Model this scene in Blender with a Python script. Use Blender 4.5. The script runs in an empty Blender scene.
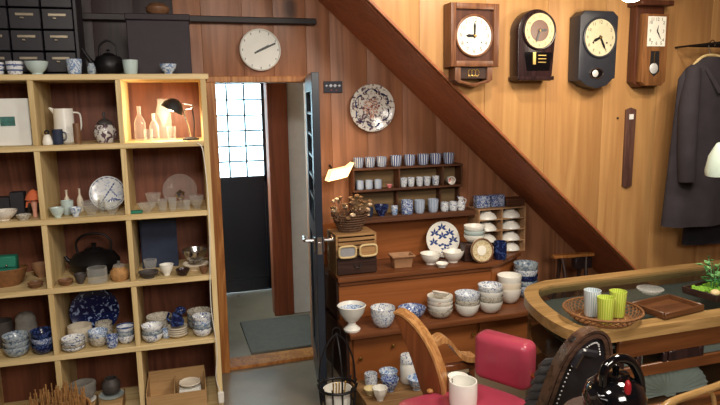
import bpy, bmesh, math, random
from mathutils import Vector, Matrix, noise
random.seed(7)
R_ = math.radians
scene = bpy.context.scene
COL = scene.collection
# ---------------------------------------------------------------- camera
CAM_H, F_PX = 1.6, 620.0
YAW, PIT, ROLL = R_(17.5), math.atan((202.5-104)/F_PX), R_(1.0)
fw = Vector((math.sin(YAW)*math.cos(PIT), math.cos(YAW)*math.cos(PIT), -math.sin(PIT)))
rt = Vector((math.cos(YAW), -math.sin(YAW), 0)); up = rt.cross(fw)
RT = rt*math.cos(ROLL) - up*math.sin(ROLL); UP = up*math.cos(ROLL) + rt*math.sin(ROLL)
EYE = Vector((0, 0, CAM_H))
cam_d = bpy.data.cameras.new('camera'); cam = bpy.data.objects.new('camera', cam_d); COL.objects.link(cam)
cam_d.sensor_width = 36; cam_d.lens = F_PX/720*36; cam_d.clip_start = 0.05
cam.matrix_world = Matrix(((RT.x, UP.x, -fw.x, 0), (RT.y, UP.y, -fw.y, 0), (RT.z, UP.z, -fw.z, CAM_H), (0, 0, 0, 1)))
scene.camera = cam
# ---------------------------------------------------------------- world, lights, exposure
w = bpy.data.worlds.new('world'); scene.world = w; w.use_nodes = True
bg = w.node_tree.nodes['Background']; bg.inputs[0].default_value = (0.74, 0.92, 1.0, 1); bg.inputs[1].default_value = 12.0
scene.view_settings.view_transform = 'Standard'; scene.view_settings.look = 'None'
scene.view_settings.exposure = 0.0; scene.view_settings.gamma = 1.0; scene.view_settings.use_curve_mapping = False
def lamp(name, typ, loc, power, color, target=None, size=.3, angle=90, blend=.6):
    d = bpy.data.lights.new(name, typ); o = bpy.data.objects.new(name, d); COL.objects.link(o)
    d.energy = power; d.color = color; o.location = loc
    if typ == 'AREA': d.size = size
    elif typ == 'SPOT': d.spot_size = R_(angle); d.spot_blend = blend; d.shadow_soft_size = size
    else: d.shadow_soft_size = size
    if target: o.rotation_euler = (Vector(target)-Vector(loc)).to_track_quat('-Z', 'Y').to_euler()
    return o
WARM = (1, .86, .68)
lamp('spot_stair', 'SPOT', (1.35, 2.35, 2.5), 46, WARM, (1.5, 3.1, 1.80), .05, 105, .9)
lamp('spot_clocks', 'SPOT', (2.6, 1.9, 2.45), 30, WARM, (2.55, 3.1, 1.15), .06, 84, .9)
lamp('ceiling_light_table', 'AREA', (1.7, 1.3, 2.52), 44, (1, .90, .76), (1.7, 1.75, 0), .5)
lamp('fill_light_entry', 'AREA', (-.1, .9, 2.52), 46, (1, .92, .82), (-.1, 1.9, 0.3), .5)  # unseen fill light, added to brighten the pine shelf and soffit
lamp('fill_light_rear', 'AREA', (.7, -.8, 2.45), 72, (1, .92, .82), (.7, 2.6, .6), 1.0)  # unseen fill light, added behind the camera to lift the whole room

# ---------------------------------------------------------------- pixel/plane helpers (photo frame 720x405 to points on real planes)
def ray(px, py): return fw*F_PX + RT*(px-360) - UP*(py-202.5)
def atY(px, py, Y): d = ray(px, py); return EYE + d*(Y/d.y)
def atZ(px, py, Z): d = ray(px, py); return EYE + d*((Z-CAM_H)/d.z)
def atP(px, py, p0, n): d = ray(px, py); return EYE + d*((Vector(p0)-EYE).dot(n)/d.dot(n))
def online(px, p0, dr):      # the point of a level line that is seen at column px
    v = Vector(p0)-EYE; q = px-360
    a = v.dot(RT)*F_PX - q*v.dot(fw); b = dr.dot(RT)*F_PX - q*dr.dot(fw)
    return Vector(p0) + dr*(-a/b)
def scl(p): return (p-EYE).dot(fw)/F_PX     # metres per pixel there

# ---------------------------------------------------------------- materials
MATS = {}
def newmat(name):
    m = bpy.data.materials.new(name); m.use_nodes = True; MATS[name] = m
    return m, m.node_tree, m.node_tree.nodes['Principled BSDF']
def N(t, typ, **k):
    n = t.nodes.new(typ)
    for a, b in k.items(): setattr(n, a, b)
    return n
def rgb(c): return (*[((v/255+.055)/1.055)**2.4 if v/255 > .04045 else v/255/12.92 for v in c], 1)
def coords(t, scale=(1, 1, 1), rand=True):
    tc = N(t, 'ShaderNodeTexCoord'); mp = N(t, 'ShaderNodeMapping'); mp.inputs['Scale'].default_value = scale
    t.links.new(tc.outputs['Object'], mp.inputs['Vector'])
    if rand:
        oi = N(t, 'ShaderNodeObjectInfo'); mu = N(t, 'ShaderNodeMath', operation='MULTIPLY'); mu.inputs[1].default_value = 37
        t.links.new(oi.outputs['Random'], mu.inputs[0]); t.links.new(mu.outputs[0], mp.inputs['Location'])
    return mp.outputs[0]
def ramp(t, fac, stops):
    r = N(t, 'ShaderNodeValToRGB'); e = r.color_ramp.elements
    while len(e) < len(stops): e.new(.5)
    for i, (p, c) in enumerate(stops): e[i].position = p; e[i].color = c
    t.links.new(fac, r.inputs[0]); return r.outputs[0]
def plain(name, c, rough=.5, metal=0, var=.12, scale=20, emit=None, spec=.5, coat=0):
    m, t, b = newmat(name); c = rgb(c)
    n = N(t, 'ShaderNodeTexNoise'); n.inputs['Scale'].default_value = scale; n.inputs['Detail'].default_value = 4
    t.links.new(coords(t), n.inputs['Vector'])
    lo = tuple(v*(1-var) for v in c[:3])+(1,); hi = tuple(min(1, v*(1+var)) for v in c[:3])+(1,)
    t.links.new(ramp(t, n.outputs['Fac'], [(.3, lo), (.7, hi)]), b.inputs['Base Color'])
    b.inputs['Roughness'].default_value = rough; b.inputs['Metallic'].default_value = metal
    b.inputs['Specular IOR Level'].default_value = spec; b.inputs['Coat Weight'].default_value = coat
    if emit: b.inputs['Emission Color'].default_value = rgb(emit[0]); b.inputs['Emission Strength'].default_value = emit[1]
    return m
def wood(name, dark, light, axis='z', scale=9, rough=.5, contrast=(.32, .68), knots=0, spec=.4):
    m, t, b = newmat(name)
    s = {'x': (.07, 1, 1), 'y': (1, .07, 1), 'z': (1, 1, .07)}[axis]
    vec = coords(t, s)
    n = N(t, 'ShaderNodeTexNoise'); n.inputs['Scale'].default_value = scale; n.inputs['Detail'].default_value = 5; n.inputs['Distortion'].default_value = 1.2
    t.links.new(vec, n.inputs['Vector'])
    w1 = N(t, 'ShaderNodeMath', operation='MULTIPLY'); w1.inputs[1].default_value = 9.0
    t.links.new(n.outputs['Fac'], w1.inputs[0])
    fr = N(t, 'ShaderNodeMath', operation='PINGPONG'); fr.inputs[1].default_value = 1; t.links.new(w1.outputs[0], fr.inputs[0])
    n2 = N(t, 'ShaderNodeTexNoise'); n2.inputs['Scale'].default_value = scale*9; n2.inputs['Detail'].default_value = 3
    t.links.new(vec, n2.inputs['Vector'])
    mx = N(t, 'ShaderNodeMix'); mx.inputs[0].default_value = .55
    t.links.new(fr.outputs[0], mx.inputs[2]); t.links.new(n2.outputs['Fac'], mx.inputs[3])
    col = ramp(t, mx.outputs[0], [(contrast[0]-.1, rgb(dark)), (contrast[1]+.1, rgb(light))])
    if knots:
        v = N(t, 'ShaderNodeTexVoronoi'); v.inputs['Scale'].default_value = knots
        t.links.new(coords(t, (1, 1, .45)), v.inputs['Vector'])
        k = ramp(t, v.outputs['Distance'], [(.03, (1, 1, 1, 1)), (.09, (0, 0, 0, 1))])
        mk = N(t, 'ShaderNodeMix', data_type='RGBA'); t.links.new(k, mk.inputs[0]); t.links.new(col, mk.inputs[6])
        mk.inputs[7].default_value = tuple(.35*x for x in rgb(dark)[:3])+(1,); col = mk.outputs[2]
    t.links.new(col, b.inputs['Base Color'])
    bp = N(t, 'ShaderNodeBump'); bp.inputs['Strength'].default_value = .12; bp.inputs['Distance'].default_value = .002
    t.links.new(mx.outputs[0], bp.inputs['Height']); t.links.new(bp.outputs[0], b.inputs['Normal'])
    b.inputs['Roughness'].default_value = rough; b.inputs['Specular IOR Level'].default_value = spec
    return m
def china(name, base, ink, scale=40, amount=.5, bands=None, rough=.18, soft=.03, stretch=(1, 1, 1)):
    m, t, b = newmat(name)
    n = N(t, 'ShaderNodeTexNoise'); n.inputs['Scale'].default_value = scale; n.inputs['Detail'].default_value = 2.5; n.inputs['Distortion'].default_value = 1.5
    t.links.new(coords(t, stretch), n.inputs['Vector'])
    th = 1-amount
    col = ramp(t, n.outputs['Fac'], [(th-soft, rgb(base)), (th+soft, rgb(ink))])
    if bands:
        tc = N(t, 'ShaderNodeTexCoord'); sx = N(t, 'ShaderNodeSeparateXYZ'); t.links.new(tc.outputs['Object'], sx.inputs[0])
        mu = N(t, 'ShaderNodeMath', operation='MULTIPLY'); mu.inputs[1].default_value = bands; t.links.new(sx.outputs[2], mu.inputs[0])
        pp = N(t, 'ShaderNodeMath', operation='FRACT'); t.links.new(mu.outputs[0], pp.inputs[0])
        bf = ramp(t, pp.outputs[0], [(.70, (0, 0, 0, 1)), (.74, (1, 1, 1, 1))])
        mk = N(t, 'ShaderNodeMix', data_type='RGBA'); t.links.new(bf, mk.inputs[0]); t.links.new(col, mk.inputs[6]); mk.inputs[7].default_value = rgb(ink); col = mk.outputs[2]
    t.links.new(col, b.inputs['Base Color']); b.inputs['Roughness'].default_value = rough
    return m
def stripes(name, base, ink, count=18, rough=.2, duty=.5, alpha=0):
    m, t, b = newmat(name)
    tc = N(t, 'ShaderNodeTexCoord'); sx = N(t, 'ShaderNodeSeparateXYZ'); t.links.new(tc.outputs['Object'], sx.inputs[0])
    a = N(t, 'ShaderNodeMath', operation='ARCTAN2'); t.links.new(sx.outputs[1], a.inputs[0]); t.links.new(sx.outputs[0], a.inputs[1])
    mu = N(t, 'ShaderNodeMath', operation='MULTIPLY'); mu.inputs[1].default_value = count/(2*math.pi); t.links.new(a.outputs[0], mu.inputs[0])
    fr = N(t, 'ShaderNodeMath', operation='FRACT'); t.links.new(mu.outputs[0], fr.inputs[0])
    col = ramp(t, fr.outputs[0], [(duty-.06, rgb(base)), (duty+.06, rgb(ink))])
    t.links.new(col, b.inputs['Base Color']); b.inputs['Roughness'].default_value = rough
    if alpha: b.inputs['Transmission Weight'].default_value = alpha
    return m
def glass(name, tint=(235, 245, 245), gloss=.25, rough=.03, body=0.0, clear=False):
    m, t, b = newmat(name); out = t.nodes['Material Output']
    tr = N(t, 'ShaderNodeBsdfTransparent'); tr.inputs[0].default_value = rgb(tint)
    b.inputs['Base Color'].default_value = rgb(tint); b.inputs['Roughness'].default_value = rough
    if clear: b.inputs['Base Color'].default_value = (.02, .02, .02, 1); b.inputs['Specular IOR Level'].default_value = 1; b.inputs['Metallic'].default_value = 0
    lw = N(t, 'ShaderNodeLayerWeight'); lw.inputs[0].default_value = .5
    pw = N(t, 'ShaderNodeMath', operation='POWER'); pw.inputs[1].default_value = 3; t.links.new(lw.outputs['Facing'], pw.inputs[0])
    ml = N(t, 'ShaderNodeMath', operation='MULTIPLY'); ml.inputs[1].default_value = gloss; t.links.new(pw.outputs[0], ml.inputs[0])
    ad = N(t, 'ShaderNodeMath', operation='ADD'); ad.use_clamp = True; ad.inputs[1].default_value = body; t.links.new(ml.outputs[0], ad.inputs[0])
    mx = N(t, 'ShaderNodeMixShader'); t.links.new(ad.outputs[0], mx.inputs[0]); t.links.new(tr.outputs[0], mx.inputs[1]); t.links.new(b.outputs[0], mx.inputs[2])
    t.links.new(mx.outputs[0], out.inputs[0]); return m

wood('wall_wood', (134, 88, 60), (168, 114, 82), 'z', 5, .42, knots=1.6)
wood('clock_wood', (172, 124, 76), (194, 148, 94), 'z', 4, .4, knots=1.3)
wood('dark_shaded_wood', (36, 26, 28), (56, 40, 40), 'z', 7, .5)  # darker wall wood; shade on the left back wall is put into its colour
wood('soffit_wood', (150, 84, 54), (172, 102, 66), 'x', 6, .5)
wood('rail_wood', (26, 18, 20), (44, 30, 30), 'x', 8, .5)
wood('post_wood', (150, 88, 40), (196, 134, 72), 'z', 10, .45, knots=2.2)
wood('hall_post_wood', (104, 52, 30), (136, 72, 42), 'z', 9, .5)
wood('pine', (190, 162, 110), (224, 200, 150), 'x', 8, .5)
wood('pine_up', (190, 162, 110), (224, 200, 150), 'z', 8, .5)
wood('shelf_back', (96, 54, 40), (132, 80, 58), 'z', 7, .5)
wood('step_wood', (132, 76, 38), (154, 92, 50), 'x', 4, .38)
wood('step_edge', (92, 52, 30), (120, 72, 42), 'x', 8, .35)
wood('rack_wood', (70, 40, 26), (98, 60, 38), 'x', 10, .5)
wood('rack_back_wood', (104, 82, 54), (134, 108, 74), 'x', 8, .6)
wood('dark_chest', (44, 28, 24), (66, 44, 36), 'x', 10, .45)
wood('chest_top_wood', (134, 96, 58), (176, 136, 90), 'x', 10, .55)
wood('cubby_wood', (150, 112, 80), (190, 150, 110), 'x', 10, .55)
wood('clock_case', (94, 58, 38), (130, 84, 54), 'z', 14, .4)
wood('clock_case_dark', (30, 18, 20), (52, 32, 32), 'z', 14, .25)
wood('clock_case_mid', (108, 70, 40), (146, 98, 58), 'z', 14, .4)
wood('clock_case_brown', (68, 36, 24), (92, 52, 34), 'z', 14, .4)
wood('rim_wood', (142, 110, 66), (180, 144, 94), 'x', 9, .28)
wood('fascia_wood', (90, 50, 24), (126, 76, 40), 'x', 8, .3)
wood('chair_wood', (100, 54, 28), (124, 70, 38), 'z', 9, .3)
wood('chair_rim_wood', (150, 100, 56), (196, 146, 92), 'z', 12, .25)
wood('dark_rim_wood', (52, 36, 30), (86, 62, 50), 'x', 12, .22, spec=.6)
wood('tray_wood', (84, 52, 32), (108, 70, 44), 'x', 10, .3)
wood('plaque_wood', (76, 50, 44), (104, 72, 60), 'z', 14, .5)
wood('card', (168, 132, 88), (186, 150, 104), 'x', 20, .8)
wood('crate_wood', (116, 84, 52), (150, 114, 74), 'x', 9, .6)
plain('case_charcoal', (44, 45, 52), .4, var=.1)
plain('ceiling_paint', (92, 70, 56), .8)
plain('plaster', (222, 226, 226), .8, var=.04)
plain('floor_mat_grey', (92, 86, 78), .8, scale=30)
plain('paint_navy', (26, 30, 38), .35, var=.1)
plain('paint_navy_door', (34, 41, 52), .3, var=.1)
plain('metal', (200, 200, 202), .22, 1, var=.04)
plain('brass', (196, 156, 84), .3, 1, var=.06)
plain('silver', (206, 206, 204), .35, .2, var=.03)
plain('iron', (34, 32, 34), .45, .6, var=.15)
plain('black_gloss', (10, 10, 13), .08, var=.2, spec=.7, coat=.5)
plain('black_matte', (22, 20, 24), .6)
plain('hand_black', (14, 14, 16), .4)
plain('white', (236, 234, 226), .25, var=.03)
plain('white_warm', (238, 226, 206), .3, var=.03)
plain('paper_white', (232, 232, 226), .7, var=.03)
plain('dial_white', (240, 236, 222), .5, var=.03)
plain('dial_cream', (206, 188, 142), .5, var=.06)
plain('dial_old', (200, 190, 158), .5, var=.08)
plain('dial_centre', (98, 62, 42), .4, var=.1)
plain('red_leather', (166, 62, 82), .3, var=.10, scale=9, spec=.5)
plain('black_leather', (30, 28, 32), .3, var=.3, scale=30)
plain('grey_leather', (58, 58, 60), .35, var=.25, scale=30)
plain('red_paint', (150, 26, 34), .3)
plain('enamel', (206, 224, 212), .3, var=.03)
plain('celadon', (188, 206, 204), .25, var=.06)
plain('grey_pot', (122, 118, 112), .7, var=.2, scale=30)
plain('dark_pot', (66, 60, 58), .6, var=.25, scale=30)
plain('stone_white', (206, 196, 178), .4, var=.12, scale=40)
plain('brown_pot', (120, 84, 58), .45, var=.2, scale=40)
plain('terracotta', (168, 126, 92), .6, var=.1)
plain('teal_cloth', (34, 122, 100), .7, var=.12, scale=25)
plain('orange_felt', (226, 116, 72), .8)
plain('skin_pink', (222, 160, 136), .6)
plain('navy_cloth', (32, 44, 70), .7, var=.12)
plain('book_dark', (40, 40, 46), .6)
plain('reflection_grey', (112, 112, 108), .9, var=.08)
plain('straw', (178, 132, 80), .8, var=.25, scale=60)
plain('straw_dark', (126, 84, 48), .7, var=.25, scale=60)
plain('twig', (94, 66, 46), .8, var=.3, scale=40)
plain('dry_flower', (212, 186, 156), .8, var=.2)
plain('dry_leaf', (120, 90, 60), .8, var=.2)
plain('cable_white', (226, 222, 212), .5)
plain('cloth_dark', (46, 40, 46), .9, var=.18, scale=14)
plain('cloth_black', (34, 31, 38), .9, var=.18, scale=14)
plain('cloth_grey', (150, 150, 154), .9, var=.12, scale=14)
plain('pleat_white', (240, 242, 240), .6, var=.05)
plain('leaf', (58, 128, 66), .45, var=.3, scale=40)
plain('leaf_light', (120, 178, 112), .45, var=.2, scale=40)
plain('moss', (118, 168, 50), .9, var=.3, scale=60)
plain('pebble', (226, 200, 150), .6)
plain('sign_navy', (22, 24, 46), .5)
plain('sign_mark', (206, 210, 222), .5)
plain('red_mark', (150, 60, 66), .5)
plain('picture_green', (60, 110, 104), .6, var=.3, scale=60)
plain('gold', (212, 176, 104), .3, .8)
plain('pink', (206, 122, 126), .4)
plain('drawer_dark', (34, 31, 38), .45, var=.15)
plain('drawer_case', (30, 27, 34), .45, var=.15)
plain('label_brass', (180, 168, 146), .35, .7)
plain('box_dark', (48, 39, 46), .7, var=.08)
plain('mirror_glass', (150, 160, 160), .05, .9)
plain('lens_white', (255, 240, 205), .4, emit=((255, 226, 170), 14))
plain('lamp_paper', (255, 222, 170), .6, emit=((255, 206, 140), 2.0))
plain('globe', (255, 250, 235), .4, emit=((255, 240, 214), 9))
china('blue_floral', (226, 228, 228), (70, 92, 148), 70, .42, soft=.06)
china('blue_fine', (222, 226, 228), (84, 106, 156), 120, .44, soft=.06)
china('blue_dense', (190, 202, 220), (58, 80, 142), 80, .52, soft=.06)
china('blue_plate', (228, 232, 236), (150, 170, 206), 40, .36, soft=.1)
plain('ink_blue', (44, 68, 132), .25)
china('blue_soft', (214, 222, 230), (110, 140, 184), 60, .5, soft=.08)
china('blue_band', (220, 224, 228), (52, 74, 134), 60, .38, bands=45)
china('navy_pattern', (58, 78, 130), (20, 28, 66), 40, .55)
china('navy_plate', (150, 172, 214), (18, 28, 74), 30, .60)
china('grey_blue', (168, 178, 184), (84, 104, 128), 50, .45, soft=.1)
china('white_red', (228, 222, 210), (186, 120, 100), 55, .34, soft=.08)
china('plate_polychrome', (216, 212, 206), (96, 74, 84), 34, .46)
china('blossom', (224, 190, 170), (132, 62, 60), 80, .5)
china('old_stone', (196, 190, 176), (120, 112, 100), 60, .42, soft=.1)
china('brass_pattern', (214, 200, 164), (176, 150, 108), 60, .45, soft=.08)
stripes('stripe_blue', (206, 214, 226), (44, 62, 128), 14)
stripes('stripe_light', (214, 218, 222), (76, 96, 142), 16)
stripes('stripe_soft', (196, 206, 218), (120, 138, 172), 20)
stripes('glass_stripe_green', (228, 240, 120), (186, 212, 56), 22, .15, .6, .2)
stripes('glass_stripe_white', (240, 246, 248), (176, 204, 216), 22, .15, .6, .2)
glass('glass_clear', (250, 250, 248), .55, .04, .07)
glass('glass_pane', (232, 238, 236), .4, .02, .05, True)
glass('glass_frost', (232, 244, 248), .2, .5, .22)
glass('glass_dark', (70, 84, 92), .5, .03, .3)

def floor_mat():
    m, t, b = newmat('floor_concrete')
    n = N(t, 'ShaderNodeTexNoise'); n.inputs['Scale'].default_value = 3; n.inputs['Detail'].default_value = 8
    t.links.new(coords(t, rand=False), n.inputs['Vector'])
    t.links.new(ramp(t, n.outputs['Fac'], [(.3, rgb((112, 100, 84))), (.7, rgb((150, 136, 116)))]), b.inputs['Base Color'])
    t.links.new(ramp(t, n.outputs['Fac'], [(.3, (.26,)*3+(1,)), (.7, (.42,)*3+(1,))]), b.inputs['Roughness'])
floor_mat()

# ---------------------------------------------------------------- mesh builder
class MB:
    def __init__(s): s.v = []; s.f = []
    def add(s, vs, fs, M=None):
        o = len(s.v)
        for v in vs:
            v = Vector(v); s.v.append(M @ v if M is not None else v)
        s.f += [tuple(i+o for i in f) for f in fs]; return s
    def addbm(s, bm, M=None):
        bm.verts.ensure_lookup_table(); bm.verts.index_update()
        s.add([v.co.copy() for v in bm.verts], [[v.index for v in f.verts] for f in bm.faces], M); bm.free(); return s
    def box(s, c, d, bev=0, M=None, seg=1):
        bm = bmesh.new(); bmesh.ops.create_cube(bm, size=1)
        for v in bm.verts: v.co = Vector((v.co.x*d[0]+c[0], v.co.y*d[1]+c[1], v.co.z*d[2]+c[2]))
        if bev: bmesh.ops.bevel(bm, geom=bm.edges[:], offset=bev, segments=seg, affect='EDGES', profile=.5)
        return s.addbm(bm, M)
    def lathe(s, prof, seg=20, c=(0, 0, 0), M=None, sx=1, sy=1):
        vs, fs = [], []; n = len(prof)
        for r, z in prof:
            for k in range(seg):
                a = 2*math.pi*k/seg; vs.append((c[0]+r*sx*math.cos(a), c[1]+r*sy*math.sin(a), c[2]+z))
        for i in range(n-1):
            for k in range(seg):
                k2 = (k+1) % seg; fs.append((i*seg+k, i*seg+k2, (i+1)*seg+k2, (i+1)*seg+k))
        if prof[0][0] > 1e-6: fs.append(tuple(range(seg-1, -1, -1)))
        if prof[-1][0] > 1e-6: fs.append(tuple((n-1)*seg+k for k in range(seg)))
        return s.add(vs, fs, M)
    def tube(s, pts, r, seg=8, closed=False, M=None):
        pts = [Vector(p) for p in pts]; n = len(pts); vs, fs = [], []
        rr = r if isinstance(r, (list, tuple)) else [r]*n
        prev = None
        for i, p in enumerate(pts):
            a = pts[(i-1) % n] if closed or i > 0 else p; b = pts[(i+1) % n] if closed or i < n-1 else p
            t = (b-a).normalized()
            x = (prev - t*prev.dot(t)) if prev is not None else t.orthogonal()
            if x.length < 1e-6: x = t.orthogonal()
            x.normalize(); prev = x; y = t.cross(x)
            for k in range(seg):
                q = 2*math.pi*k/seg; vs.append(p + x*(rr[i]*math.cos(q)) + y*(rr[i]*math.sin(q)))
        for i in range(n if closed else n-1):
            j = (i+1) % n
            for k in range(seg): k2 = (k+1) % seg; fs.append((i*seg+k, i*seg+k2, j*seg+k2, j*seg+k))
        if not closed: fs.append(tuple(range(seg-1, -1, -1))); fs.append(tuple((n-1)*seg+k for k in range(seg)))
        return s.add(vs, fs, M)
    def prism(s, outline, y0, y1, bev=0, M=None):       # outline in x,z; thickness along y
        bm = bmesh.new(); a = [bm.verts.new((x, y0, z)) for x, z in outline]; b = [bm.verts.new((x, y1, z)) for x, z in outline]
        n = len(a); bm.faces.new(a); bm.faces.new(b[::-1])
        for i in range(n): bm.faces.new((a[i], b[i], b[(i+1) % n], a[(i+1) % n]))
        bmesh.ops.recalc_face_normals(bm, faces=bm.faces[:])
        if bev:
            ed = [e for e in bm.edges if abs(e.verts[0].co.y-e.verts[1].co.y) < 1e-6]
            bmesh.ops.bevel(bm, geom=ed, offset=bev, segments=2, affect='EDGES', profile=.5)
        return s.addbm(bm, M)
    def slab(s, pts, h, bev=0):                            # level outline (x,y) from z0=h[0] to h[1]
        M = Matrix(((1, 0, 0, 0), (0, 0, 1, 0), (0, 1, 0, 0), (0, 0, 0, 1)))
        return s.prism(pts, h[0], h[1], bev, M)
    def ball(s, c, r, sx=1, sy=1, sz=1, sub=2, M=None):
        bm = bmesh.new(); bmesh.ops.create_icosphere(bm, subdivisions=sub, radius=r)
        for v in bm.verts: v.co = Vector((v.co.x*sx+c[0], v.co.y*sy+c[1], v.co.z*sz+c[2]))
        return s.addbm(bm, M)
    def build(s, name, mat, parent=None, loc=(0, 0, 0), rotz=0, smooth=40):
        me = bpy.data.meshes.new(name); me.from_pydata([tuple(v) for v in s.v], [], s.f); me.update()
        bm = bmesh.new(); bm.from_mesh(me); bmesh.ops.recalc_face_normals(bm, faces=bm.faces[:]); bm.to_mesh(me); bm.free()
        if smooth: me.shade_smooth(); me.set_sharp_from_angle(angle=R_(smooth))
        me.materials.append(MATS[mat])
        return link(name, me, parent, loc, rotz)
def link(name, me, parent=None, loc=(0, 0, 0), rotz=0):
    o = bpy.data.objects.new(name, me); COL.objects.link(o); o.location = loc; o.rotation_euler = (0, 0, rotz)
    if parent: o.parent = parent
    return o
def tag(o, label, cat, group=None):
    o['label'] = label; o['category'] = cat
    if group: o['group'] = group
    return o
def thing(name, label, cat, loc=(0, 0, 0), rotz=0, group=None):
    return tag(link(name, None, None, loc, rotz), label, cat, group)
def struct(o): o['kind'] = 'structure'; return o
RX = Matrix.Rotation(R_(90), 4, 'X')    # turns a lathe's z axis to -y (front)
def smoothpts(p, k=6, closed=False):
    p = [Vector(q) for q in p]; n = len(p); out = []
    for i in range(n if closed else n-1):
        g = lambda j: p[j % n] if closed else p[max(0, min(n-1, j))]
        a, b, c, d = g(i-1), g(i), g(i+1), g(i+2)
        for j in range(k):
            t = j/k; out.append(.5*((2*b)+(c-a)*t+(2*a-5*b+4*c-d)*t*t+(3*b-a-3*c+d)*t**3))
    if not closed: out.append(p[-1])
    return out
_font = {}
def glyphs(items, name, mat, parent, loc=(0, 0, 0)):         # flat print: (text, size, x, z); faces -y
    mb = MB()
    for txt, size, x, z in items:
        key = txt
        if key not in _font:
            cu = bpy.data.curves.new('print', 'FONT'); cu.body = txt; cu.size = 1; cu.align_x = 'CENTER'; cu.align_y = 'CENTER'; cu.resolution_u = 2
            ob = bpy.data.objects.new('print', cu); COL.objects.link(ob); bpy.context.view_layer.update()
            me = bpy.data.meshes.new_from_object(ob.evaluated_get(bpy.context.evaluated_depsgraph_get()))
            _font[key] = ([v.co.copy() for v in me.vertices], [tuple(p.vertices) for p in me.polygons])
            bpy.data.objects.remove(ob); bpy.data.curves.remove(cu); bpy.data.meshes.remove(me)
        vs, fs = _font[key]; mb.add([(v.x*size+x, 0, v.y*size+z) for v in vs], fs)
    o = mb.build(name, mat, parent, loc, smooth=0); o['kind'] = 'stuff'; return o

# ================================================================ STRUCTURE
WB, WC = 3.73, 3.10           # door wall plane, clock wall plane
CEIL = 2.56
XL, XR, YR = -2.0, 4.3, -1.6
def line_z(x): return 2.12-.905*(x-1.039)
mb = MB().box(((XL+XR)/2, (YR+5.45)/2, -.05), (XR-XL+.4, 5.45-YR+.4, .1)); struct(mb.build('floor', 'floor_concrete'))
mb = MB().box(((XL+XR)/2, (YR-.2+3.80)/2, CEIL+.05), (XR-XL+.4, 3.80-YR+.2, .1)).box((2.2, 4.61, CEIL+.05), (4.5, 1.62, .1)); struct(mb.build('ceiling', 'ceiling_paint'))
struct(MB().box((XL-.05, 1.07, CEIL/2), (.1, 5.4, CEIL)).build('wall_left', 'dark_shaded_wood'))
struct(MB().box((XR+.05, 1.9, CEIL/2), (.1, 7.2, CEIL)).build('wall_right', 'wall_wood'))
struct(MB().box((1.15, YR-.05, CEIL/2), (6.3, .1, CEIL)).build('wall_rear', 'wall_wood'))
DX0, DX1, DZ = .305, .855, 1.735     # doorway
wb = MB().box(((XL+DX0)/2, WB+.06, CEIL/2), (DX0-XL, .1, CEIL)).box(((DX1+XR)/2, WB+.06, CEIL/2), (XR-DX1, .1, CEIL)).box(((DX0+DX1)/2, WB+.06, (CEIL+DZ)/2), (DX1-DX0, .1, CEIL-DZ)).build('wall_back', 'wall_wood'); struct(wb)
def boards(parent, xs, y, zfun0, z1, mat, th=.012):
    for a, b in zip(xs[:-1], xs[1:]):
        a2, b2 = a+.0008, b-.0008; za, zb = zfun0(a2), zfun0(b2)
        if min(za, zb) >= z1: continue
        if za > z1: a2 = a2+(b2-a2)*(za-z1)/(za-zb); za = z1
        MB().prism([(a2, za), (b2, zb), (b2, z1), (a2, z1)], y, y+th, .0012).build('board', mat, parent)
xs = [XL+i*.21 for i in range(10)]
boards(wb, xs+[.10], WB-.002, lambda x: 0, CEIL, 'dark_shaded_wood')  # left stretch of the wall, its shade carried by the darker boards
boards(wb, [.10, DX0-.055], WB-.002, lambda x: 0, CEIL, 'wall_wood')
boards(wb, [DX0-.055, .48, .66, DX1+.0], WB-.002, lambda x: DZ+.035, CEIL, 'wall_wood')
boards(wb, [DX1, 1.0]+[1.0+.235*i for i in range(1, 11)], WB-.002, lambda x: 0, CEIL, 'wall_wood')
# clock wall, cut along the staircase
wc = MB().prism([(XR, 0), (XR, CEIL), (.553+.02, CEIL), (3.37, .012), (3.382, 0)], WC+.014, WC+.04).build('wall_stair', 'clock_wood'); struct(wc)
boards(wc, [.55, .93, 1.32, 1.71, 2.10, 2.49, 2.88, 3.27, 3.66, 4.05, 4.29], WC, lambda x: max(0, line_z(x)), CEIL, 'clock_wood', .013)
sl = Vector((1, 0, -.905)).normalized(); nz = Vector((.905, 0, 1)).normalized()
p0 = Vector((.56, 0, line_z(.56))); p1 = Vector((3.36, 0, line_z(3.36)))
so = MB().prism([(p0.x, p0.z), (p1.x, p1.z), ((p1+nz*.02).x, (p1+nz*.02).z), ((p0+nz*.02).x, (p0+nz*.02).z)], WC+.041, WB-.004)
struct(so.build('wall_soffit', 'soffit_wood'))
tr_ = MB().prism([(p0.x, p0.z), (p1.x, p1.z), ((p1+nz*.012).x, (p1+nz*.012).z), ((p0+nz*.012).x, (p0+nz*.012).z)], WC-.004, WC-.0005)
struct(tr_.build('trim_1', 'soffit_wood'))
# dark rail along the back wall
struct(MB().box((-.42, WB-.03, 2.085), (2.66, .05, .035), .004).build('trim_2', 'rail_wood'))
# door casing
struct(MB().box((DX0-.028, WB-.02, DZ/2), (.055, .14, DZ), .003).build('trim_3', 'post_wood'))
struct(MB().box((DX1+.022, WB-.0, DZ/2), (.04, .10, DZ), .003).build('trim_4', 'post_wood'))
struct(MB().box(((DX0+DX1)/2, WB, DZ+.017), (DX1-DX0+.11, .13, .034), .003).build('trim_5', 'post_wood'))
struct(MB().box(((DX0+DX1)/2, WB+.01, .011), (DX1-DX0+.0, .15, .022), .003).build('trim_6', 'post_wood'))
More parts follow.
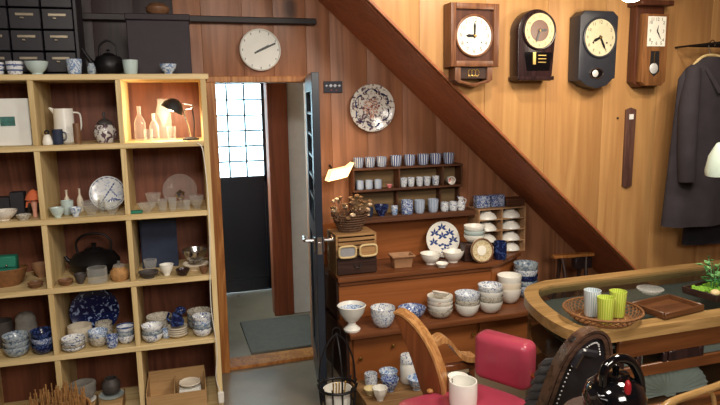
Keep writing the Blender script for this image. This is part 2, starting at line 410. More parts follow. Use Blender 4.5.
# entrance hall
struct(MB().box((.02, 4.55, .35), (.08, 1.5, .7)).box((.02, 4.55, 2.3), (.08, 1.5, .52)).build('wall_hall_left', 'hall_post_wood'))
wn = struct(link('added_window_1', None, None, (.02, 4.55, .7)))  # unseen side window, added to bring daylight onto the hall panel and post
for y in (-.73, -.25, .25, .73): MB().box((0, y, .67), (.04, .035, 1.34)).build('post', 'hall_post_wood', wn)
for a, b in ((-.7125, -.2675), (-.2325, .2325), (.2675, .7125)): MB().box((0, (a+b)/2, .67), (.005, b-a, 1.34)).build('pane', 'glass_pane', wn)
struct(MB().box((1.5, 4.62, 1.28), (1.24, .08, 2.56)).build('wall_hall_right', 'plaster'))
struct(MB().box((.815, 4.62, 1.28), (.15, .12, 2.56), .004).build('trim_7', 'hall_post_wood'))
struct(MB().box((.91, 4.98, 1.28), (.06, .6, 2.56)).build('wall_hall_return', 'hall_post_wood'))
struct(MB().box((.72, 4.16, .012), (.52, .62, .02), .004).build('floor_hall_mat', 'floor_mat_grey'))
# lattice entrance door
LX0, LX1, LZ1, LY = .345, .87, 1.835, 5.30
struct(MB().box((2.14, LY+.06, 2.2), (4.32, .1, .72)).box((.1625, LY+.06, .92), (.363, .1, 1.84)).box((2.59, LY+.06, .92), (3.43, .1, 1.84)).build('wall_far', 'dark_shaded_wood'))
ld = struct(link('door_1', None, None, ((LX0+LX1)/2, LY, 0)))
hw = (LX1-LX0)/2
MB().box((-hw+.02, 0, LZ1/2), (.04, .04, LZ1-.01)).box((hw-.03, 0, LZ1/2), (.06, .04, LZ1-.01)).box((0, 0, LZ1-.03), (hw*2-.08, .04, .05)).box((0, 0, .06), (hw*2-.08, .04, .11)).box((0, 0, .985), (hw*2-.08, .04, .05)).build('frame', 'paint_navy', ld)
MB().box((0, .006, .54), (hw*2-.08, .02, .86)).build('lower_panel', 'paint_navy', ld)
px0, px1, pz0, pz1 = -hw+.04, hw-.06, 1.01, 1.78
for i in range(1, 3): MB().box((px0+(px1-px0)*i/3, 0, (pz0+pz1)/2), (.012, .03, pz1-pz0)).build('muntin', 'paint_navy', ld)
for j in range(1, 6): MB().box((0, .001, pz0+(pz1-pz0)*j/6), (px1-px0, .026, .012)).build('muntin', 'paint_navy', ld)
for i in range(3):
    for j in range(6):
        MB().box((px0+(px1-px0)*(i+.5)/3, .008, pz0+(pz1-pz0)*(j+.5)/6), ((px1-px0)/3-.013, .004, (pz1-pz0)/6-.013)).build('pane', 'glass_frost', ld)
# inner door, swung open into the shop
DW, DT = .60, .038
an = math.atan2(-.62, -.105)
d2 = struct(link('door_2', None, None, (DX1-.012, WB-.075, 0), an))
def dbox(x0, x1, z0, z1, t=DT, y=0): return MB().box(((x0+x1)/2, y, (z0+z1)/2), (x1-x0, t, z1-z0), .002)
m = dbox(0, .09, .012, 1.76); m.box((DW-.05, 0, .886), (.10, DT, 1.748), .002).box(((DW-.01)/2, 0, 1.715), (DW-.19, DT, .09)).box(((DW-.01)/2, 0, .10), (DW-.19, DT, .175)).box(((DW-.01)/2, 0, .93), (DW-.19, DT, .10)); m.build('frame', 'paint_navy_door', d2)
dbox(.09, DW-.10, .18, .89, .016).build('lower_panel', 'paint_navy', d2)
for j in range(6):
    z0 = .98+.69*j/6; z1 = .98+.69*(j+1)/6
    dbox(.09, DW-.10, z0+.008, z1-.008, .005).build('pane', 'glass_dark', d2)
    if j: dbox(.09, DW-.10, z0-.008, z0+.008, .03).build('muntin', 'paint_navy_door', d2)
for sgn in (-1, 1):
    y = sgn*DT/2
    h = MB().box((DW-.05, y+sgn*.004, .875), (.04, .007, .075), .002).build('handle_plate', 'metal', d2)
    MB().tube([(DW-.05, y+sgn*.008, .895), (DW-.05, y+sgn*.05, .895), (DW-.06, y+sgn*.056, .895), (DW-.15, y+sgn*.056, .895)], .009, 8).build('lever', 'metal', d2)
MB().box((DW+.002, 0, .875), (.003, .024, .09)).box((DW+.006, 0, .885), (.008, .012, .018)).build('latch_plate', 'metal', d2)

# ================================================================ PINE SHELF UNIT
SO = Vector((.212, 3.06, 0)); SA = R_(-2.0)
su = Vector((math.cos(SA), math.sin(SA), 0)); sv = Vector((-math.sin(SA), math.cos(SA), 0))
ROWZ = [1.754, 1.440, 1.103, .778, .452, .085]; TH = .026; DEP = .38
def S(s, d, z): return SO + su*s + sv*d + Vector((0, 0, z))
shelf = thing('shelf_unit', 'pale pine open cubby shelf unit filled with crockery beside the doorway', 'shelf', SO, SA)
LS = -1.118
DIV = [-.754, -.390, -.014]      # centre of the two dividers and the right side (s)
side_z = ROWZ[0]-TH
for s in (LS, -.013): MB().box((s, DEP/2, side_z/2), (TH, DEP, side_z), .002).build('side_panel', 'pine_up', shelf)
MB().box(((LS-.0)/2, DEP/2, ROWZ[0]-TH/2), (-LS+TH, DEP, TH), .002).build('top_board', 'pine', shelf)
for z in ROWZ[1:]:
    MB().box(((LS-.013)/2, DEP/2-.002, z-TH/2), (-LS-.013-TH, DEP, TH), .002).build('shelf_board', 'pine', shelf)
for s in DIV[:2]:
    for a, b in zip(ROWZ[:-1], ROWZ[1:]): MB().box((s, DEP/2, (a-TH+b)/2), (.024, DEP-.004, a-TH-b), .002).build('divider', 'pine_up', shelf)
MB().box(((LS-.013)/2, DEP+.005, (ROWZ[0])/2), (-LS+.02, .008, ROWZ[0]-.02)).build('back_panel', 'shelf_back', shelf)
def on_shelf(px, row, d): return online(px, S(0, d, ROWZ[row]+.0008), su)

# ================================================================ CROCKERY SHAPES (real sizes in metres)
def bowl_prof(r, h, foot=.45, t=.004):
    return [(0, .004), (r*foot*.8, .004), (r*foot*.85, 0), (r*foot, 0), (r*foot, h*.12), (r*.74, h*.38), (r*.93, h*.72), (r, h), (r-t, h), (r*.9-t, h*.72), (r*.68, h*.42), (r*.3, h*.2), (0, h*.18)]
def full_prof(r, h, foot=.5, t=.004):
    return [(0, .004), (r*foot*.8, .004), (r*foot*.85, 0), (r*foot, 0), (r*foot, h*.08), (r*.8, h*.26), (r*.95, h*.58), (r, h), (r-t, h), (r*.92-t, h*.6), (r*.74, h*.33), (r*.4, h*.18), (0, h*.15)]
def cup_prof(r, h, t=.003):
    return [(0, .003), (r*.6, .003), (r*.62, 0), (r*.7, 0), (r*.84, h*.12), (r*.93, h*.5), (r, h), (r-t, h), (r*.9-t, h*.5), (r*.78, h*.14), (0, h*.12)]
def cyl_prof(r, h, t=.004):
    return [(0, 0), (r*.9, 0), (r*.97, h*.04), (r, h*.3), (r, h*.85), (r*.98, h), (r*.98-t, h), (r-t, h*.8), (r-t, h*.1), (0, h*.08)]
def plate_prof(r, h, t=.004):
    return [(0, .003), (r*.5, .003), (r*.52, 0), (r*.58, 0), (r*.6, h*.2), (r*.85, h*.55), (r, h), (r-.002, h+t*.6), (r*.84, h*.55+t), (r*.58, h*.3+t), (0, h*.28+t)]
def jar_prof(r, h):
    return [(0, 0), (r*.7, 0), (r*.85, h*.08), (r, h*.4), (r*.96, h*.68), (r*.7, h*.88), (r*.66, h), (r*.58, h), (r*.6, h*.88), (r*.85, h*.66), (0, h*.3)]
def bottle_prof(r, h):
    return [(0, 0), (r*.9, 0), (r, h*.04), (r, h*.5), (r*.7, h*.64), (r*.34, h*.74), (r*.32, h*.96), (r*.42, h*.97), (r*.42, h), (r*.3, h), (r*.26, h*.74), (0, h*.7)]
def dish(name, kind, p, wpx, hpx, mat, label, cat, group=None, seg=22, rz=None):
    k = scl(p); r = wpx*k/2; h = hpx*k
    prof = {'bowl': bowl_prof, 'cup': cup_prof, 'cyl': cyl_prof, 'plate': plate_prof, 'jar': jar_prof, 'bottle': bottle_prof}[kind](r, h)
    o = MB().lathe(prof, seg).build(name, mat, None, p, random.random()*6 if rz is None else rz)
    return tag(o, label, cat, group)
def stack(name, kind, p, wpx, hpx, mats, label, cat, group=None, jit=.004, each=.5):   # nested things, each one its own object
    k = scl(p); n = len(mats); r = wpx*k/2; htot = hpx*k
    h = htot/(1+(n-1)*each); out = []
    lift = h*each; tv = min(.007, lift*.6)
    for i, m in enumerate(mats):
        q_ = 1-.012*(i % 2); ol = [(.46, 0), (.64, .12), (.84, .42), (.95, .75), (1, 1)] if kind != 'plate' else [(.55, 0), (.62, .12), (.86, .5), (1, 1)]
        ol = [(a*r*q_, b*(h-tv)) for a, b in ol]
        prof = [(0, 0)]+ol+[(a, b+tv) for a, b in ol[::-1]]+[(0, tv)]
        q = p+Vector((0, 0, i*lift))
        o = MB().lathe(prof, 22).build(name, m, None, q, random.random()*6)
        where = 'single' if n == 1 else ('bottom' if i == 0 else 'top' if i == n-1 else 'middle' if n == 3 else ['', 'second lowest', 'third lowest', 'fourth lowest', 'fifth lowest'][i])
        lab = label if n == 1 else f'{label}, {where} of its stack'
        tag(o, lab, cat, group or label); out.append(o)
    return out
def standing_plate(name, p, wpx, mat, label, tilt=15, rz=0, rim=None, cat='plate'):
    k = scl(p); r = wpx*k/2
    M = Matrix.Rotation(rz, 4, 'Z') @ Matrix.Translation((0, 0, r*math.cos(R_(tilt)))) @ Matrix.Rotation(R_(90-tilt), 4, 'X')
    o = MB().lathe(plate_prof(r, r*.14), 32, M=Matrix.Identity(4)).build(name, mat, None, p)
    o.matrix_world = Matrix.Translation(p) @ M
    return tag(o, label, cat)

# ================================================================ WHAT STANDS ON TOP OF THE SHELF UNIT
def box_at(name, p, size, mat, label, cat, rotz=SA, bev=.003, group=None):
    return tag(MB().box((0, 0, size[2]/2), size, bev).build(name, mat, None, p, rotz), label, cat, group)
# chest of small drawers
dc = thing('drawer_chest', 'dark chest of many small drawers with pale metal label holders', 'chest', S(-.785, .27, ROWZ[0]+.0008), SA)
cw, cd, ch, nc, nr = .44, .2, .42, 3, 4
MB().box((0, .095, ch/2), (cw, .01, ch)).box((-cw/2+.006, 0, ch/2), (.012, cd-.01, ch)).box((cw/2-.006, 0, ch/2), (.012, cd-.01, ch)).box((0, 0, ch-.006), (cw-.024, cd-.01, .012)).box((0, 0, .006), (cw-.024, cd-.01, .012)).build('case', 'drawer_case', dc)
for i in range(nc):
    for j in range(nr):
        x = -cw/2+.014+(cw-.028)*(i+.5)/nc; z = .014+(ch-.028)*(j+.5)/nr
        dr = MB().box((0, 0, 0), ((cw-.028)/nc-.006, cd-.014, (ch-.028)/nr-.006), .003).build('drawer', 'drawer_dark', dc, (x, -.001, z))
        MB().box((0, -cd/2+.004, .018), (.075, .006, .012), .001).build('label_holder', 'label_brass', dr)
        MB().box((-.012, -cd/2+.002, .002), (.014, .012, .008), .002).build('pull', 'label_brass', dr)
for px, wpx, hpx, m, kd, lb in [(-3, 15, 12, 'blue_band', 'cup', 'blue banded cup half hidden at the end of the shelf top'), (15.5, 16, 13, 'blue_band', 'cup', 'white cup with dark wavy blue pattern on the shelf top'),
        (37.5, 22, 13, 'celadon', 'bowl', 'pale celadon bowl with faint blue pattern on the shelf top'), (75, 15, 15, 'blue_soft', 'cup', 'small pale cup with one blue flower blot beside the dark teapot'),
        (131, 15, 14, 'celadon', 'cup', 'plain pale blue cup in front of the dark box on the shelf'), (168.5, 17, 10, 'blue_soft', 'bowl', 'small footed white bowl with a blue flower in front of the dark box')]:
    dish('cup' if kd == 'cup' else 'bowl', kd, on_shelf(px, 0, .06), wpx, hpx, m, lb, 'cup' if kd == 'cup' else 'bowl')
dish('small_jar', 'jar', on_shelf(92, 0, .06), 8, 11, 'grey_blue', 'tiny grey jar standing under the spout of the dark teapot', 'jar')
# dark teapot with spout and bail handle
p = on_shelf(110, 0, .14); k = scl(p); tp = thing('teapot', 'large dark iron teapot with long spout on the shelf top', 'teapot', p, SA); r = 15*k
MB().lathe([(0, 0), (r*.7, 0), (r*.95, r*.35), (r, r*.75), (r*.75, r*1.2), (r*.4, r*1.32), (0, r*1.34)], 22).build('body', 'iron', tp)
MB().lathe([(r*.38, r*1.33), (r*.3, r*1.42), (r*.08, r*1.46), (r*.08, r*1.56), (r*.14, r*1.62), (0, r*1.7)], 16).build('lid', 'iron', tp)
MB().tube(smoothpts([(-r*.8, 0, r*.6), (-r*1.15, 0, r*.95), (-r*1.6, 0, r*1.75)], 5), [r*.22-.004*i*.25 for i in range(11)], 10).build('spout', 'iron', tp)
MB().tube(smoothpts([(-r*.55, 0, r*1.2), (-r*.5, 0, r*1.9), (0, 0, r*2.25), (r*.5, 0, r*1.9), (r*.55, 0, r*1.2)], 5), .005, 8).build('handle', 'iron', tp)
p = on_shelf(162, 0, .26); k = scl(p)
bx = thing('storage_box', 'plain dark plum storage box with lid standing on the shelf top', 'box', p, SA)
MB().box((0, 0, .13), (58*k, .19, .26), .004).build('body', 'box_dark', bx); MB().box((0, 0, .276), (60*k, .2, .03), .004).build('lid', 'box_dark', bx)
o = MB().lathe([(0, 0), (.03, 0), (.05, .02), (.052, .04), (.03, .06), (0, .062)], 18, sx=1.1).build('lidded_pot', 'brown_pot', None, p+Vector((0, 0, .292)), SA); tag(o, 'squat brown pot sitting on top of the dark plum box', 'pot')

# ================================================================ ROW 1
p = on_shelf(11, 1, .10); k = scl(p)
pb = thing('picture_box', 'white box with a small green picture printed on it in the top cubby', 'box', p, SA)
MB().box((0, 0, 23*k), (44*k, .1, 46*k), .003).build('body', 'paper_white', pb); MB().box((2*k, -.0515, 24*k), (13*k, .002, 9*k)).build('picture', 'picture_green', pb)
p = on_shelf(66, 1, .17); k = scl(p)
pi = thing('pitcher', 'tall white ceramic pitcher in the top row of the shelf unit', 'pitcher', p, SA)
MB().lathe([(0, 0), (10*k, 0), (11*k, 1*k), (9.5*k, 18*k), (9*k, 34*k), (8.4*k, 34*k), (8.8*k, 18*k), (0, 3*k)], 22).build('body', 'white', pi)
MB().tube([(-7.5*k, 0, 30*k), (-10*k, 0, 33*k), (-12.5*k, 0, 35*k)], [.012, .009, .004], 8).build('spout', 'white', pi)
MB().tube(smoothpts([(9*k, 0, 30*k), (15*k, 0, 28*k), (15*k, 0, 14*k), (9.8*k, 0, 9*k)], 5), .004, 8).build('handle', 'white', pi)
p = on_shelf(48, 1, .05); k = scl(p)
fg = thing('figurine', 'small black and white figurine of a bird standing by the pitcher', 'figurine', p, SA)
MB().lathe([(0, 0), (4.6*k, 0), (5*k, 3*k), (3.6*k, 8*k), (2.4*k, 10*k), (0, 11*k)], 16).build('body', 'white', fg)
MB().ball((0, 0, 12.2*k), 2.7*k).build('head', 'black_matte', fg); MB().tube([(0, -2.4*k, 12*k), (0, -4*k, 11.6*k)], [.004, .001], 6).build('beak', 'gold', fg)
def mug(p, wpx, hpx, mat, label):
    k = scl(p); t = thing('mug', label, 'mug', p, SA); r = wpx*k/2
    MB().lathe(cyl_prof(r, hpx*k), 20).build('body', mat, t)
    MB().tube(smoothpts([(r*.97, 0, hpx*k*.8), (r*1.5, 0, hpx*k*.7), (r*1.5, 0, hpx*k*.35), (r*.97, 0, hpx*k*.25)], 4), .004, 7).build('handle', mat, t); return t
mug(on_shelf(58.5, 1, .055), 10, 15, 'navy_cloth', 'dark blue mug in front of the white pitcher')
dish('glass_tumbler', 'cyl', on_shelf(68, 1, .04), 5, 11, 'glass_clear', 'narrow clear glass tumbler in front of the white pitcher', 'glass')
dish('brown_cup', 'cyl', on_shelf(78, 1, .09), 7, 20, 'brown_pot', 'tall brown beaker standing next to the white pitcher', 'cup')
p = on_shelf(106, 1, .10); k = scl(p)
lj = thing('lidded_jar', 'dark patterned jar with a knobbed lid in the top row', 'jar', p, SA)
MB().lathe([(0, 0), (7*k, 0), (10*k, 5*k), (11*k, 11*k), (8.5*k, 17*k), (6.5*k, 18*k), (0, 18*k)], 22).build('body', 'plate_polychrome', lj)
MB().lathe([(7.4*k, 18*k), (7*k, 20*k), (3*k, 23*k), (1.2*k, 24*k), (1.6*k, 27*k), (1*k, 30*k), (0, 31*k)], 18).build('lid', 'dark_pot', lj)
# lit cubby: bottles and the clip desk lamp
for px, d, wpx, hpx, kd, lb in [(141, .17, 11, 34, 'bottle', 'clear glass bottle with narrow neck in the lit cubby'), (155, .13, 9, 27, 'bottle', 'slim clear glass bottle in the lit cubby between taller glassware'),
        (165, .22, 15, 40, 'jar', 'large clear glass vase at the back of the lit cubby'), (149, .06, 9, 12, 'cup', 'little clear liqueur glass at the front of the lit cubby'), (172, .07, 9, 14, 'cup', 'clear glass cup beside the desk lamp')]:
    dish('glass_'+{'bottle': 'bottle', 'jar': 'vase', 'cup': 'cup'}[kd], kd, on_shelf(px, 1, d), wpx, hpx, 'glass_clear', lb, {'bottle': 'bottle', 'jar': 'vase', 'cup': 'glass'}[kd])
p = on_shelf(191, 1, .09); k = scl(p)
dl = thing('desk_lamp', 'small black desk lamp with a bent neck shining into its cubby', 'lamp', p, SA)
MB().lathe([(0, 0), (8*k, 0), (8*k, 1.5*k), (3*k, 3*k), (0, 3.2*k)], 18).build('base', 'black_matte', dl)
MB().tube(smoothpts([(0, 0, 2*k), (-2*k, 0, 14*k), (-5*k, 0, 28*k), (2*k, 0, 31*k), (3*k, 0, 34*k), (-6*k, 0, 36*k)], 5), .004, 8).build('neck', 'metal', dl)
MB().tube(smoothpts([(3*k, 0, 2*k), (4*k, 0, 16*k), (3*k, 0, 31*k)], 4), .0035, 8).build('rod', 'black_matte', dl)
Ms = Matrix.Translation((-15*k, 0, 33*k)) @ Matrix.Rotation(R_(28), 4, 'Y')
MB().lathe([(11*k, -4*k), (10*k, 1*k), (6*k, 6*k), (2*k, 8*k), (0, 8*k)], 22, M=Ms).lathe([(10.4*k, -4*k), (9.4*k, .6*k), (5.6*k, 5.2*k), (0, 7*k)], 22, M=Ms).build('shade', 'black_matte', dl)
MB().ball((0, 0, -.5*k), 4.5*k, M=Ms).build('bulb', 'lens_white', dl)
o = lamp('desk_lamp_light', 'POINT', S(0, 0, 0), 6, (1, .78, .5), size=.02); o.parent = dl; o.location = (-17*k, 0, 26*k)
pts = smoothpts([S(-.055, -.006, 1.43), S(-.03, -.012, 1.38), S(-.018, -.010, 1.10), S(-.028, -.010, .85), S(-.035, -.012, .62), S(-.018, -.012, .40), S(-.03, -.014, .25), S(-.012, -.016, .16)], 6)
cb = thing('power_cord', 'thin white power cord hanging down the front of the pine shelf', 'cord', S(-.012, -.016, .16))
MB().tube([q-S(-.012, -.016, .16) for q in pts], .0024, 6).build('cable', 'cable_white', cb)
MB().box((0, -.004, -.02), (.03, .02, .06), .004).build('plug', 'cable_white', cb)

# ================================================================ ROW 2
box_at('black_box', on_shelf(20, 2, .17), (.06, .06, .115), 'book_dark', 'upright black box at the back of the second row cubby', 'box')
box_at('dark_tin', on_shelf(5, 2, .2), (.07, .07, .09), 'book_dark', 'squat dark tin in the corner of the second row cubby', 'tin')
p = on_shelf(4, 2, .06); k = scl(p)
o = MB().lathe(bowl_prof(13*k, 10*k), 22).build('shell_bowl', 'white_red', None, p); tag(o, 'low bowl with red and cream pattern at the end of the second row', 'bowl')
dish('oval_dish', 'plate', on_shelf(24, 2, .035), 14, 5, 'old_stone', 'flat grey stoneware dish in front of the upright black box', 'dish')
p = on_shelf(33, 2, .27); o = MB().lathe([(0, 0), (.022, 0), (.036, .018), (.04, .04), (.03, .066), (.012, .078), (0, .08)], 20).build('grey_vase', 'grey_pot', None, p); tag(o, 'round grey stoneware vase behind the orange doll', 'vase')
p = on_shelf(35.5, 2, .10); k = scl(p)
dol = thing('doll', 'little orange felt doll with drooping arms standing in the second row', 'doll', p, SA)
MB().lathe([(0, 0), (2.2*k, 0), (2*k, 6*k), (3*k, 14*k), (2.2*k, 20*k), (0, 21*k)], 14).build('body', 'skin_pink', dol)
MB().lathe([(8*k, 18*k), (6.5*k, 22*k), (3.5*k, 26*k), (0, 28*k)], 14).build('cap', 'orange_felt', dol)
for sg in (-1, 1): dol.scale = (1.0, 1.0, 1.0); MB().tube([(sg*2*k, 0, 16*k), (sg*6*k, -.004, 15*k), (sg*7*k, -.006, 10*k)], [.006, .006, .004], 7).build('arm', 'orange_felt', dol)
branch_plate = standing_plate('plate', on_shelf(109, 2, .20), 34, 'blue_plate', 'large white plate with blue branch painting propped in the second row', 16, SA)
for px, d, w_, h_, kd, m, lb, nm in [(58, .045, 14, 10, 'bowl', 'celadon', 'pale celadon sauce bowl at the front of the glassware cubby', 'bowl'), (68, .12, 12, 14, 'cup', 'celadon', 'pale celadon teacup behind the sauce bowl', 'cup'),
        (76, .05, 12, 9, 'bowl', 'blue_soft', 'pale blue bowl beside the clear glass bowls', 'bowl'), (68, .20, 6, 22, 'bottle', 'stone_white', 'slender cream flask beside the blue branch plate', 'bottle'), (81, .19, 6, 23, 'bottle', 'stone_white', 'second slender cream flask nearer the propped branch plate', 'bottle'),
        (92, .06, 18, 14, 'bowl', 'glass_clear', 'clear cut glass bowl in front of the propped branch plate', 'glass bowl'), (112.5, .06, 16, 13, 'bowl', 'glass_clear', 'wide clear glass dish next to the pine divider under the branch plate', 'glass bowl'),
        (102, .125, 7, 17, 'cup', 'glass_clear', 'clear glass tumbler standing against the branch plate', 'glass')]:
    dish(nm.replace(' ', '_'), kd, on_shelf(px, 2, d), w_, h_, m, lb, nm)
standing_plate('glass_plate', on_shelf(181, 2, .16), 33, 'glass_clear', 'round pressed glass plate propped upright in the second row', 14, SA)
p = on_shelf(181, 2, .10); k = scl(p)
st = thing('crystal_stopper', 'sparkling faceted crystal stopper in front of the round glass plate', 'crystal', p, SA)
MB().ball((0, 0, 14*k), 5*k, sub=1).build('crystal', 'metal', st); MB().lathe([(0, 0), (4*k, 0), (1.2*k, 3*k), (1*k, 10*k), (0, 10*k)], 10).build('stem', 'glass_clear', st)
for px, d, w_, h_, kd, m, lb in [(147, .055, 17, 9, 'bowl', 'glass_clear', 'low clear glass bowl at the front of the glass plate cubby'), (163, .055, 9, 12, 'cup', 'glass_clear', 'clear glass beaker left of the crystal stopper'), (197, .07, 14, 13, 'bowl', 'glass_clear', 'clear footed glass bowl by the side of the pine unit'), (154, .20, 15, 14, 'bowl', 'glass_clear', 'clear glass bowl far back in the glass plate cubby'), (173, .05, 8, 13, 'cup', 'glass_clear', 'slim clear glass right before the round pressed glass plate'), (187, .045, 7, 10, 'cup', 'glass_clear', 'tiny clear shot glass between the crystal stopper and the footed bowl')]:
    dish('glass_bowl', kd, on_shelf(px, 2, d), w_, h_, m, lb, 'glass bowl')
box_at('green_tray', on_shelf(136, 2, .035), (.06, .04, .012), 'teal_cloth', 'small flat green tray at the front of the glassware shelf', 'tray')

# ================================================================ ROW 3
p = on_shelf(5, 3, .14); k = scl(p)
bk = thing('woven_basket', 'shallow dark woven basket holding a green bag', 'basket', p, SA)
MB().lathe([(0, .004), (14*k, 0), (19*k, 8*k), (22*k, 17*k), (21*k, 17*k), (18*k, 8*k), (0, 3*k)], 24, sx=1, sy=.7).build('body', 'straw_dark', bk)
MB().tube([(21.6*k*math.cos(a*.314), 15*k*math.sin(a*.314), 17*k) for a in range(20)], .005, 7, True).build('rim', 'straw_dark', bk)
p2 = p+Vector((0, 0, 13*k)); bag = thing('green_bag', 'folded green cloth bag with a flap lying in the woven basket', 'bag', p2, SA)
MB().box((1*k, 0, 9*k), (25*k, .07, 16*k), .012, seg=3).build('body', 'teal_cloth', bag); MB().box((1*k, -.040, 12*k), (26*k, .01, 11*k), .004).build('flap', 'teal_cloth', bag); MB().ball((6*k, -.049, 9*k), .006).build('button', 'metal', bag)
dish('leaf_dish', 'plate', on_shelf(36, 3, .045), 15, 5, 'brown_pot', 'flat brown oval dish next to the green bag basket', 'dish')
dish('cream_bowl', 'bowl', on_shelf(42, 3, .24), 17, 14, 'terracotta', 'tan pottery bowl behind the flat brown dish', 'bowl')
p = on_shelf(96, 3, .235); k = scl(p)
kt = thing('iron_kettle', 'wide black iron kettle with tall arched handle in the third row', 'kettle', p, SA)
MB().lathe([(0, 0), (17*k, 0), (23*k, 6*k), (24*k, 13*k), (19*k, 20*k), (10*k, 23*k), (0, 23.5*k)], 26).build('body', 'iron', kt)
MB().lathe([(10*k, 23*k), (8*k, 25*k), (2*k, 26*k), (2*k, 28*k), (3*k, 30*k), (0, 31*k)], 16).build('lid', 'iron', kt)
MB().tube(smoothpts([(-15*k, 0, 21*k), (-16*k, 0, 31*k), (-10*k, 0, 38*k), (0, 0, 40*k), (10*k, 0, 38*k), (16*k, 0, 31*k), (15*k, 0, 21*k)], 4), .006, 8).build('handle', 'iron', kt)
MB().tube([(-20*k, 0, 12*k), (-25*k, 0, 15*k), (-27*k, 0, 19*k)], [.014, .011, .008], 10).build('spout', 'iron', kt)
for px, d, w_, h_, kd, m, lb, nm in [(66, .045, 15, 5, 'plate', 'brown_pot', 'flat brown saucer in front of the black kettle', 'dish'), (98, .045, 19, 15, 'cyl', 'glass_clear', 'squat clear glass jar in front of the black kettle', 'glass jar'), (81, .05, 12, 10, 'bowl', 'dark_pot', 'dark little bowl right beneath the kettle spout', 'bowl')]:
    dish(nm.replace(' ', '_'), kd, on_shelf(px, 3, d), w_, h_, m, lb, nm)
p = on_shelf(120, 3, .05); k = scl(p); t = thing('lidded_glass_pot', 'amber glass pot with a clear knobbed lid beside the divider', 'glass jar', p)
MB().lathe(jar_prof(9*k, 14*k), 20).build('body', 'straw', t); MB().lathe([(6*k, 14*k), (5*k, 16*k), (1*k, 17*k), (1.6*k, 19*k), (0, 20*k)], 16).build('lid', 'glass_clear', t)
bkk = thing('book', 'large dark blue hardcover book standing upright in the third row', 'book', on_shelf(161, 3, .24), SA)
MB().box((0, 0, .125), (.178, .006, .25)).box((0, .028, .125), (.178, .006, .25)).box((-.087, .014, .125), (.006, .034, .25)).build('cover', 'navy_cloth', bkk); MB().box((.002, .014, .125), (.168, .021, .236)).build('pages', 'paper_white', bkk)
for px, d, w_, h_, kd, m, lb, nm in [(149, .05, 20, 6, 'plate', 'dark_pot', 'flat dark dish in front of the dark blue book', 'dish'), (151, .13, 13, 14, 'bowl', 'glass_clear', 'clear faceted glass bowl before the dark blue book', 'glass bowl'), (167, .07, 14, 11, 'bowl', 'white', 'plain white bowl in the middle of the third row cubby', 'bowl'),
        (183, .04, 14, 6, 'plate', 'dark_chest_plain', 'small dark brown tray beside the plain white bowl', 'dish'), (196, .14, 26, 6, 'plate', 'white_warm', 'bottom cream plate under the metal bowl', 'plate'), (204, .035, 9, 7, 'bowl', 'brown_pot', 'small brown bowl next to the white cord', 'bowl')]:
    if m == 'dark_chest_plain': m = 'clock_case_dark'
    dish(nm.replace(' ', '_'), kd, on_shelf(px, 3, d), w_, h_, m, lb, nm)
p = on_shelf(196, 3, .14); k = scl(p); dish('metal_bowl', 'bowl', p+Vector((0, 0, 7.5*k)), 25, 13, 'metal', 'shiny metal bowl on a cream plate by the side of the shelf', 'bowl')

# ================================================================ ROW 4
dish('stone_crock', 'cyl', on_shelf(4, 4, .22), 20, 26, 'dark_pot', 'dark grey stoneware crock at the back of the fourth row', 'crock')
p = on_shelf(28, 4, .21); k = scl(p); t = thing('stone_jar', 'tall grey stoneware jar with rounded lid in the fourth row', 'jar', p)
MB().lathe([(0, 0), (10*k, 0), (11*k, 3*k), (10*k, 18*k), (9*k, 24*k), (0, 24*k)], 20).build('body', 'grey_pot', t); MB().lathe([(9.5*k, 24*k), (9*k, 28*k), (6*k, 32*k), (0, 34*k)], 18).build('lid', 'grey_pot', t)
dish('cream_saucer', 'plate', on_shelf(48, 4, .2), 20, 6, 'stone_white', 'cream saucer behind the dark blue bowls', 'saucer')
stack('bowl', 'bowl', on_shelf(17.5, 4, .06), 24, 22, ['grey_blue']*3, 'grey blue bowl under the grey jar', 'bowl', 'stack of grey blue bowls')
stack('bowl', 'bowl', on_shelf(44, 4, .055), 21, 24, ['navy_pattern', 'blue_dense', 'navy_pattern'], 'dark blue patterned bowl next to the grey blue bowls', 'bowl', 'stack of dark blue bowls', each=.62)
standing_plate('plate', on_shelf(97, 4, .27), 46, 'navy_plate', 'big dark blue plate with white flowers propped in the fourth row', 10, SA)
stack('saucer', 'plate', on_shelf(74, 4, .05), 22, 13, ['blue_floral', 'old_stone', 'blue_floral', 'blue_floral'], 'blue rimmed saucer in front of the dark blue plate', 'saucer', 'stack of blue rimmed saucers')
dish('cream_bowl', 'cyl', on_shelf(81, 4, .17), 23, 16, 'stone_white', 'cream pottery bowl right behind the stack of saucers', 'bowl')
dish('cream_cup', 'cyl', on_shelf(105, 4, .165), 16, 17, 'old_stone', 'cream straight sided bowl propping the dark blue plate', 'bowl')
stack('bowl', 'bowl', on_shelf(99, 4, .07), 19, 16, ['old_stone', 'blue_soft'], 'wide pale bowl with soft blue inside under the dark blue plate', 'bowl', 'pale blue bowls')
dish('cup', 'cup', on_shelf(112.5, 4, .03), 12, 12, 'blue_dense', 'small blue patterned cup in front of the pale bowls', 'cup')
stack('bowl', 'bowl', on_shelf(126.5, 4, .07), 17, 18, ['blue_floral', 'grey_blue', 'blue_band'], 'blue and white bowl against the divider', 'bowl', 'stack against the divider')
stack('plate', 'plate', on_shelf(160, 4, .17), 25, 17, ['old_stone']*6, 'grey white plate at the back of the fourth row', 'plate', 'stack of grey white plates', each=.35)
stack('bowl', 'bowl', on_shelf(153, 4, .05), 20, 17, ['blue_floral', 'grey_blue', 'blue_floral'], 'small bowl with dark blue flowers by the divider', 'bowl', 'small flowered bowls')
dish('white_cup', 'cup', on_shelf(166.5, 4, .08), 9, 9, 'blue_soft', 'tiny white cup beside the flowered bowls', 'cup')
